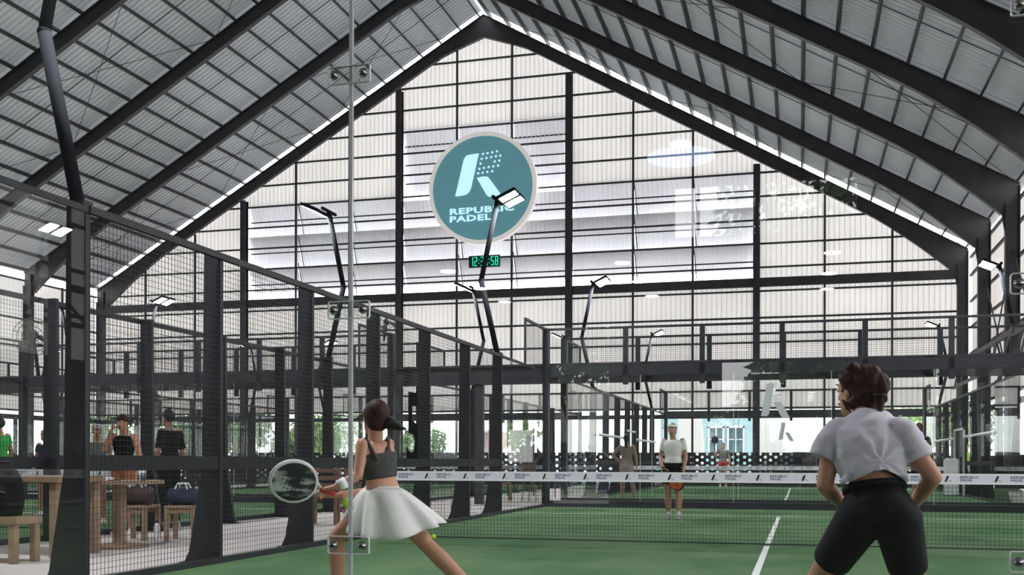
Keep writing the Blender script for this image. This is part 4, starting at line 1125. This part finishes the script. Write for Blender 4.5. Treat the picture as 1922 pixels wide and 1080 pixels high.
def knot(m):
    a = kn0
    m.ball(a+V((0, .025, 0)), .024, .022, .02)
    for (u_, v_, rr) in ((1600, 895, .020), (1582, 904, .016), (1690, 893, .020), (1700, 904, .016), (1625, 880, .018), (1675, 878, .018)):
        m.cap(a+V((0, .03, 0)), at(u_, v_, y=1.83), .017, rr*.8, 8)
JT = dict(J)
def tee():
    m = MB(); rings = []
    for v_, ul, ur, dy, yc in ((768, 1608, 1655, .058, 2.02), (778, 1592, 1672, .075, 2.0), (792, 1569, 1692, .092, 1.975), (808, 1556, 1703, .105, 1.955), (826, 1554, 1706, .115, 1.94), (850, 1560, 1705, .122, 1.925), (875, 1566, 1702, .120, 1.91), (893, 1573, 1703, .112, 1.895), (906, 1581, 1704, .104, 1.885)):
        a_ = at(ul, v_, y=yc); b_ = at(ur, v_, y=yc); rings.append(((a_+b_)/2, (b_-a_)/2, V((0, dy, 0))))
    m.loft(rings, 32)
    for q, pts in (('L', ((1578, 806), (1558, 830), (1543, 861))), ('R', ((1688, 804), (1707, 826), (1726, 863)))):
        P = [at(*p_, y=(1.955 if q == 'L' else 1.925)-.012*k_) for k_, p_ in enumerate(pts)]
        m.ball(P[0], .056, n=16); m.tube(P, [.061, .065, .062], 20)
    knot(m); return organic(m, 'tee', 'tee', w1, .0075, 4, folds=tee_folds)
tee()
sh = shorts(w1, J, s, 'darkcloth', .93, .012, .33, .62, vox=.009, r0=.112, r1=.092)
P_ = (J['hiL']+J['hiR'])/2; A_ = (J['shL']+J['shR'])/2-P_
R_ = torso_rings(J, s, .012, .3, .5)[0]
MB().loft([(P_+A_*.32, R_[1]*1.03, R_[2]*1.06), (P_+A_*.40, R_[1]*.99, R_[2]*1.0)], 28).build('waistband', 'darkcloth', sh, True)
for q in 'LR': shoe(w1, J, q, s, 'white', f, 'white')

# ---- woman in the white skirt lunging with a racket
YW = 3.37
J = dict(head=at(703, 785, y=YW), shL=at(676, 838, y=YW-.02), shR=at(722, 840, y=YW-.02), hiL=at(705, 938, y=YW+.02), hiR=at(737, 940, y=YW-.04))
J['shL'] = at(681, 835, y=YW-.12); J['shR'] = at(728, 835, y=YW+.08)
J['hiL'] = at(705, 945, y=YW-.06); J['hiR'] = at(738, 945, y=YW+.05)
J['elL'] = at(672, 893, y=YW-.20); J['wrL'] = at(632, 914, y=YW-.28)
J['elR'] = at(690, 925, y=YW+.25); J['wrR'] = at(640, 930, y=YW-.10)
J['knL'] = at(632, 1008, y=YW-.05); J['anL'] = at(636, 1118, y=YW-.0); J['anL'].z = .085
J['knR'] = at(800, 1022, y=YW+.02); J['anR'] = at(905, 1100, y=YW+.06); J['anR'].z = .12
f = V((-.75, .62, -.12)).normalized(); s = .96
J['hdL'] = V((-.95, -.1, -.18)); J['pnL'] = V((0, 0, -1)); J['cuL'] = .95; J['hdR'] = V((-.9, -.3, -.05)); J['pnR'] = V((0, .2, 1)); J['cuR'] = .85
J['fdL'] = V((-1, .2, 0)).normalized(); J['fdR'] = V((-.9, .4, 0)).normalized()
w2 = thing('person', (J['hiL'].x, YW, 0), 'lunging woman in dark crop top and white pleated skirt swinging a racket', 'person')
body('body', w2, J, s, 'skin', f, vox=.0085, b=.87, lean=.86, leg=.98)
face(w2, J['head'], f, UP, s)
c = J['head']; r = f.cross(UP).normalized()
m = MB(); hair_cap(m, c, f, UP, s, .024, .020, .088, .106, .106); m.ball(c-f*.045-UP*.03, .078, .065, .07, X=r, Y=f, Z=UP)
tl = at(725, 792, y=YW); m.cap(at(716, 775, y=YW), tl, .03, .03)
organic(m, 'hair', 'hair', w2, .009, 3, folds=strand)
m = MB(); m.cap(at(718, 782, y=YW-.01), at(733, 796, y=YW-.02), .026, .045); m.cap(at(733, 796, y=YW-.02), at(752, 803, y=YW-.03), .045, .022); m.cap(at(750, 803, y=YW-.03), at(762, 806, y=YW-.03), .02, .008)
organic(m, 'ponytail', 'hairblack', w2, .008, 3, folds=strand)
# racerback top
m = MB(); R = torso_rings(J, .87*s, .012, .40, .86); m.loft(R, 24)
P_ = (J['hiL']+J['hiR'])/2; A_ = (J['shL']+J['shR'])/2-P_
bk_ = lambda t_, o_: P_+A_*t_+(J['shR']-J['shL']).normalized()*o_-V((f.x, f.y, 0)).normalized()*.086
m.cap(bk_(.74, .0), bk_(.92, .045), .024, .017); m.cap(bk_(.74, .06), bk_(.92, .05), .022, .017); m.cap(bk_(.9, .045), J['shR']+V((0, 0, .045)), .017, .016); m.cap(bk_(.78, -.07), J['shL']+V((.02, 0, .042)), .015, .013)
organic(m, 'crop_top', 'olive', w2, .0085, 2)
# skirt
WC = (J['hiL']+J['hiR'])/2+A_*.26
hc = at(738, 990, y=YW-.0); wx = (at(828, 990, y=YW)-at(648, 990, y=YW))/2
n = 84; rings = []
for i in range(13):
    t = i/12; cc = lerp(WC, hc, t); e = t**.80
    ring = []
    for j in range(n):
        a = 2*PI*j/n; amp = .030*t*math.sin(a*10+1.5*math.sin(a*3))
        rx_ = lerp(.118, wx.length, e)+amp; ry_ = lerp(.105, .25, e)+amp
        X_ = lerp(V((1, 0, 0)), wx.normalized(), 1); p = cc+X_*rx_*math.cos(a)+V((.0, 1, 0))*ry_*math.sin(a)
        p.z += t*(-.055*math.cos(a)*0+.035*math.cos(2*a)) - t*t*.028*math.sin(a)*-1
        if math.cos(a) > 0: p.z += -.012*t
        ring.append(p)
    rings.append(ring)
m = MB(); m.v = [tuple(p) for rg in rings for p in rg]
m.f = [(i*n+j, i*n+(j+1) % n, (i+1)*n+(j+1) % n, (i+1)*n+j) for i in range(12) for j in range(n)]
sk = m.build('skirt', 'skirt', w2, True); so = sk.modifiers.new('thickness', 'SOLIDIFY'); so.thickness = .003
MB().loft([(WC-A_*.06, V((.124, 0, 0)), V((0, .111, 0))), (WC+A_*.03, V((.112, 0, 0)), V((0, .10, 0)))], 30).build('waistband', 'skirt', sk, True)
for q in 'LR': shoe(w2, J, q, s, 'white', f, 'white')
d = (J['wrL']-J['elL']).normalized(); MB().tube([J['wrL']-d*.065, J['wrL']-d*.01], [.038, .034], 18).build('wristband', 'bandedge', w2, True)
m = MB(); shorts(w2, J, s, 'skirt', .84, .006, .1, .25, 'underskirt', .011, .095, .090)
def racket(lbl, c, handle_end, mat='racket', W_=.128, L_=.145, nrm=None, rim='racketrim', grip='red'):
    """c centre of the head, handle_end butt of the grip"""
    t = thing('padel_racket', handle_end, lbl, 'racket'); ax_ = (V(c)-V(handle_end)).normalized(); nn = V(nrm or (0, 1, 0)); nn = (nn-ax_*nn.dot(ax_)).normalized(); sx_ = ax_.cross(nn)
    out = []
    N = 40
    for i in range(N):
        a = 2*PI*i/N; out.append((W_*math.sin(a), L_*math.cos(a)-(.0 if math.cos(a) > 0 else .0)))
    vs = []; c = V(c)
    for k_, gr in ((-.017, .97), (-.019, .80), (.019, .80), (.017, .97)):
        vs += [c+sx_*p[0]*gr+ax_*p[1]*gr+nn*k_ for p in out]
    fs = [(k_*N+i, k_*N+(i+1) % N, (k_+1)*N+(i+1) % N, (k_+1)*N+i) for k_ in range(3) for i in range(N)]+[tuple(range(N, 2*N)), tuple(range(2*N, 3*N))]
    fs = [q for q in fs if not (len(q) == 4 and N <= q[0] < 2*N)]
    hd_ = MB().add(vs, fs).build('racket_face', mat, t)
    MB().tube([c+sx_*p[0]+ax_*p[1] for p in out+out[:1]], .0165, 8, False).build('frame_rim', rim, hd_, True)
    m = MB()
    for i in range(-3, 4):
        for j in range(-3, 4):
            if i*i+j*j < 10:
                for kk in (-.0205, .0205):
                    q = c+sx_*i*.026+ax_*j*.026+nn*kk; m.loft([(q, sx_*.006, ax_*.006), (q+nn*(.001 if kk > 0 else -.001), sx_*.006, ax_*.006)], 8)
    o = m.build('face_holes', 'black', hd_); o['kind'] = 'stuff'
    b0 = c-ax_*L_*.93; MB().tube([b0+sx_*.045, lerp(b0, V(handle_end), .35)+sx_*.008], .010, 8).build('throat', rim, t, True); MB().tube([b0-sx_*.045, lerp(b0, V(handle_end), .35)-sx_*.008], .010, 8).build('throat', rim, t, True)
    MB().tube([lerp(b0, V(handle_end), .30), handle_end], .017, 12).build('grip', grip, t, True); return t
hx = J['wrL']+V(J['hdL']).normalized()*.075*s
rc = at(551, 904, y=hx.y-.16)
racket('black and white streaked padel racket swung by the woman in the skirt', rc, hx+(hx-rc).normalized()*.06+V((0, 0, -.02)), nrm=(.25, 1, -.1), grip='red')

# ---- man beyond the net, white headband
p = at(1262, 978, z=0)
J = stand(p.x, p.y+.1, PI-.05, 1.70, elL=(-.22, -.02, 1.13), elR=(.23, -.02, 1.13), wrL=(-.21, .14, .93), wrR=(.17, .16, .95), knL=(-.11, .06, .50), knR=(.09, .03, .50), anL=(-.12, .12, .085), anR=(.09, -.06, .085), head=(0.01, .05, 1.62))
J['hdR'] = V((.5, -.5, -.4)); J['hdL'] = V((.1, -.3, -.9))
s = J['s']; f = J['f']; c = J['head']
w3 = thing('person', (p.x, p.y, 0), 'man in a white headband and white tee walking beyond the net', 'person')
body('body', w3, J, s, 'skintan', f, vox=.011, b=.96, leg=1.12)
face(w3, c, f, UP, s)
m = MB(); hair_cap(m, c, f, UP, s, .024, .030, .082, .098, .094); m.ball(c-f*.05-UP*.05, .066, .045, .07); organic(m, 'hair', 'hairblack', w3, .01, 2)
MB().loft([(c+UP*h*s+f*.002, (f.cross(UP))*.083*s, f*.102*s) for h in (.045, .082)], 24).build('headband', 'bandedge', w3, True)
wr = lambda p_, n_: n_*(.009*noise.noise(V((p_.x*8, p_.y*8, p_.z*14))))
shirt(w3, J, s, 'teewhite', .97, .018, -.02, .58, vox=.012, folds=wr, gx=.004, r0=.058, r1=.062)
shorts(w3, J, s, 'darkcloth', 1., .02, .2, .66, r1=.110)
for q in 'LR': shoe(w3, J, q, s, 'greycloth', f, 'bandedge')
hR = J['wrR']+V(J['hdR']).normalized()*.07
racket('orange padel racket held before the thighs of the man in a headband', hR+V((.22, -.10, -.22)), hR+V((-.04, .0, .05)), mat='orange', rim='black', grip='black', nrm=(.2, 1, .4))

def simple(x, y, ang, H, lbl, skin='skin', top='darkcloth', bot='darkcloth', hair='hairblack', long=0, sl=.5, fr=.6, shoes='white', cap=None, vox=.013, tw=.2, racket_=None, name='person', skirt=False, **kw):
    J = stand(x, y, ang, H, **kw); s = J['s']; f = J['f']; c = J['head']
    t = thing('person', (x, y, 0), lbl, 'person')
    body('body', t, J, s, skin, f, vox=vox, b=.95)
    face(t, c, f, UP, s)
    m = MB(); hair_cap(m, c, f, UP, s)
    if long:
        m.ball(c-f*.05-UP*.03, .07, .05, .07); m.cap(c-f*.10+UP*.02, c-f*.13-UP*long, .035, .018)
    organic(m, 'hair', hair, t, .011, 2)
    if cap:
        m = MB(); hair_cap(m, c, f, UP, s, .006, .052, .088, .104, .078); m.loft([(c+f*(.09+.0)*s+UP*.055*s, f.cross(UP)*.06*s, UP*.006), (c+f*.16*s+UP*.045*s, f.cross(UP)*.045*s, UP*.005)], 14)
        organic(m, 'cap', cap, t, .01, 1)
    shirt(t, J, s, top, .96, .014, .02, sl, vox=vox, folds=wr, r0=.058)
    shorts(t, J, s, bot, .97, .014, tw, fr, name='trousers' if fr > .8 else 'shorts', vox=vox)
    if fr > .95:
        m = MB()
        for q in 'LR': m.tube([J['kn'+q], J['an'+q]], [.078*s, .062*s], 14)
        organic(m, 'trouser_leg', bot, t, vox, 1)
    for q in 'LR': shoe(t, J, q, s, shoes, f)
    return t, J
# man in black polo on the second court
p = at(1726, 945, y=22.75)
simple(p.x, 22.75, PI+.35, 1.93, 'man in a black shirt half hidden by the foreground woman, far court', top='darkcloth', bot='darkcloth', skin='skintan', fr=.62)
# far man in grey tee
t, J = simple(at(1357, 850, y=40.6).x, 40.6, PI, 1.80, 'man in a grey tee at the far end, holding a dark racket up', top='greycloth', bot='red', elR=(.30, .05, 1.22), wrR=(.33, .12, 1.46))
hR = J['wrR']+V((0, -.02, .07))
racket('dark padel racket raised by the far man in the grey tee', hR+V((.03, -.02, .34)), hR-V((0, 0, .05)), mat='black', rim='black', grip='black')
# woman with a long ponytail
p = at(1176, 943, z=0)
t, J = simple(p.x, p.y, .0, 1.72, 'woman in a beige outfit with a long black ponytail, hand on hip', top='pink', bot='pink', skin='skinpale', long=.34, sl=0, fr=.5, tw=.3, elL=(-.36, -.06, 1.20), wrL=(-.17, .0, 1.02), knR=(.14, .02, .5), anR=(.22, 0, .085))
# people by the tables on the left
simple(*(at(232, 1003, z=0).to_2d()), PI+.1, 1.66, 'woman in a black top and orange shorts holding a phone to her face', top='darkcloth', bot='rust', hair='hair', skin='skin', cap='hair', sl=0, fr=.35, tw=.3, elR=(.24, .10, 1.22), wrR=(.10, .17, 1.50))
simple(*(at(318, 990, z=0).to_2d()), PI/2-.2, 1.80, 'man dressed in black with a cap standing behind the oak stools', top='darkcloth', bot='darkcloth', sl=.9, fr=1., cap='hairblack', skin='skintan')
p = at(182, 850, y=11.6)
simple(p.x, p.y, PI/2+2.2, 1.60, 'woman with pale cap and grey top behind the tall post, upper body in view', top='greycloth', bot='greycloth', cap='pink', hair='hair')
p = at(86, 850, y=13.5)
simple(p.x, p.y, PI, 1.60, 'man in a navy tee behind the net of the left court', top='navy', bot='darkcloth', elL=(-.27, .05, 1.14), wrL=(-.30, .25, 1.05))
p = at(0, 850, y=12.5)
simple(p.x, p.y, PI/2, 1.78, 'person in a bright green tee at the left picture edge', top='green', bot='darkcloth')
p = at(1814, 850, y=41)
simple(p.x, p.y, PI, 1.72, 'person in a lime tee far away near the right wall', top='ball', bot='white')
p = at(895, 850, y=37)
simple(p.x, p.y, PI, 1.74, 'person in dark clothes far away behind the left fence posts', top='darkcloth', bot='darkcloth')
p = at(1107, 850, y=43.3)
simple(p.x, p.y, 0, 1.78, 'person in a grey cap far away beyond the ponytailed woman', top='darkcloth', bot='darkcloth', cap='greycloth')

# white guard rails and padded posts at the net line of the second court
for s_, sd in ((-1, 'left'), (1, 'right')):
    x = s_*(FX-.06)
    gr = thing('guard_rail', (x, 32, 1.75), f'white pipe rail along the {sd} fence of the second court, broken by a gate frame', 'rail')
    for ya, yb_ in ((26.4, 30.9), (33.2, 38.2)): MB().tube([(x, ya, 1.78), (x, yb_, 1.78)], .04, 10).build('pipe', 'white' if s_ > 0 else 'bandedge', gr, True)
    MB().box(x-.03, x+.03, 31.0, 31.07, 0, 2.05).build('gate_post', 'white' if s_ > 0 else 'steel', gr)
    MB().box(x-.03, x+.03, 33.0, 33.07, 0, 2.05).build('gate_post', 'white' if s_ > 0 else 'steel', gr)
    MB().box(x-.03, x+.03, 31.0, 33.07, 2.0, 2.06).build('gate_head', 'white', gr)
pd_ = thing('post_pad', (4.75, 31.6, 0), 'white padded box around the right net post of the second court', 'pad')
o = MB().box(4.58, 4.98, 31.4, 31.8, .0, 1.15).build('pad', 'white', pd_); bevel(o, .05, 3)

# black shell chairs and a framed board beyond the far left corner
def shell_chair(x, y, rot, lbl):
    t = thing('black_chair', (x, y, 0), lbl, 'chair', 'black shell chairs on the far path'); co, si = math.cos(rot), math.sin(rot)
    def P(a, b, z): return V((x+a*co-b*si, y+a*si+b*co, z))
    X = V((co, si, 0)); Yv = V((-si, co, 0))
    MB().loft([(P(0, 0, .42), X*.24, Yv*.22), (P(0, 0, .47), X*.26, Yv*.24)], 20).build('seat', 'black', t)
    MB().loft([(P(0, .20, .46), X*.24, Yv*.03), (P(0, .24, .70), X*.26, Yv*.03), (P(0, .27, .92), X*.22, Yv*.025), (P(0, .28, 1.0), X*.12, Yv*.02)], 20).build('backrest', 'black', t, True)
    for a in (-1, 1):
        for b in (-1, 1): MB().tube([P(a*.16, b*.15, .43), P(a*.21, b*.2, 0)], .014, 6).build('leg', 'wood2', t)
q = at(1050, 850, y=23.4); shell_chair(-6.25, 23.4, 2.9, 'black rounded chair on the path beyond the far left corner, nearer one')
shell_chair(-6.3, 26.2, 2.6, 'black rounded chair on the path beyond the far left corner, farther one')
nb_ = thing('notice_board', (-7.6, 27.5, 0), 'pale framed board on two posts, left of the far left corner post', 'board')
for x in (-8.05, -7.25): MB().box(x-.02, x+.02, 27.48, 27.52, 0, 2.0).build('board_post', 'steel', nb_)
MB().box(-8.03, -7.27, 27.49, 27.51, 1.0, 1.95).build('board_panel', 'white', nb_)
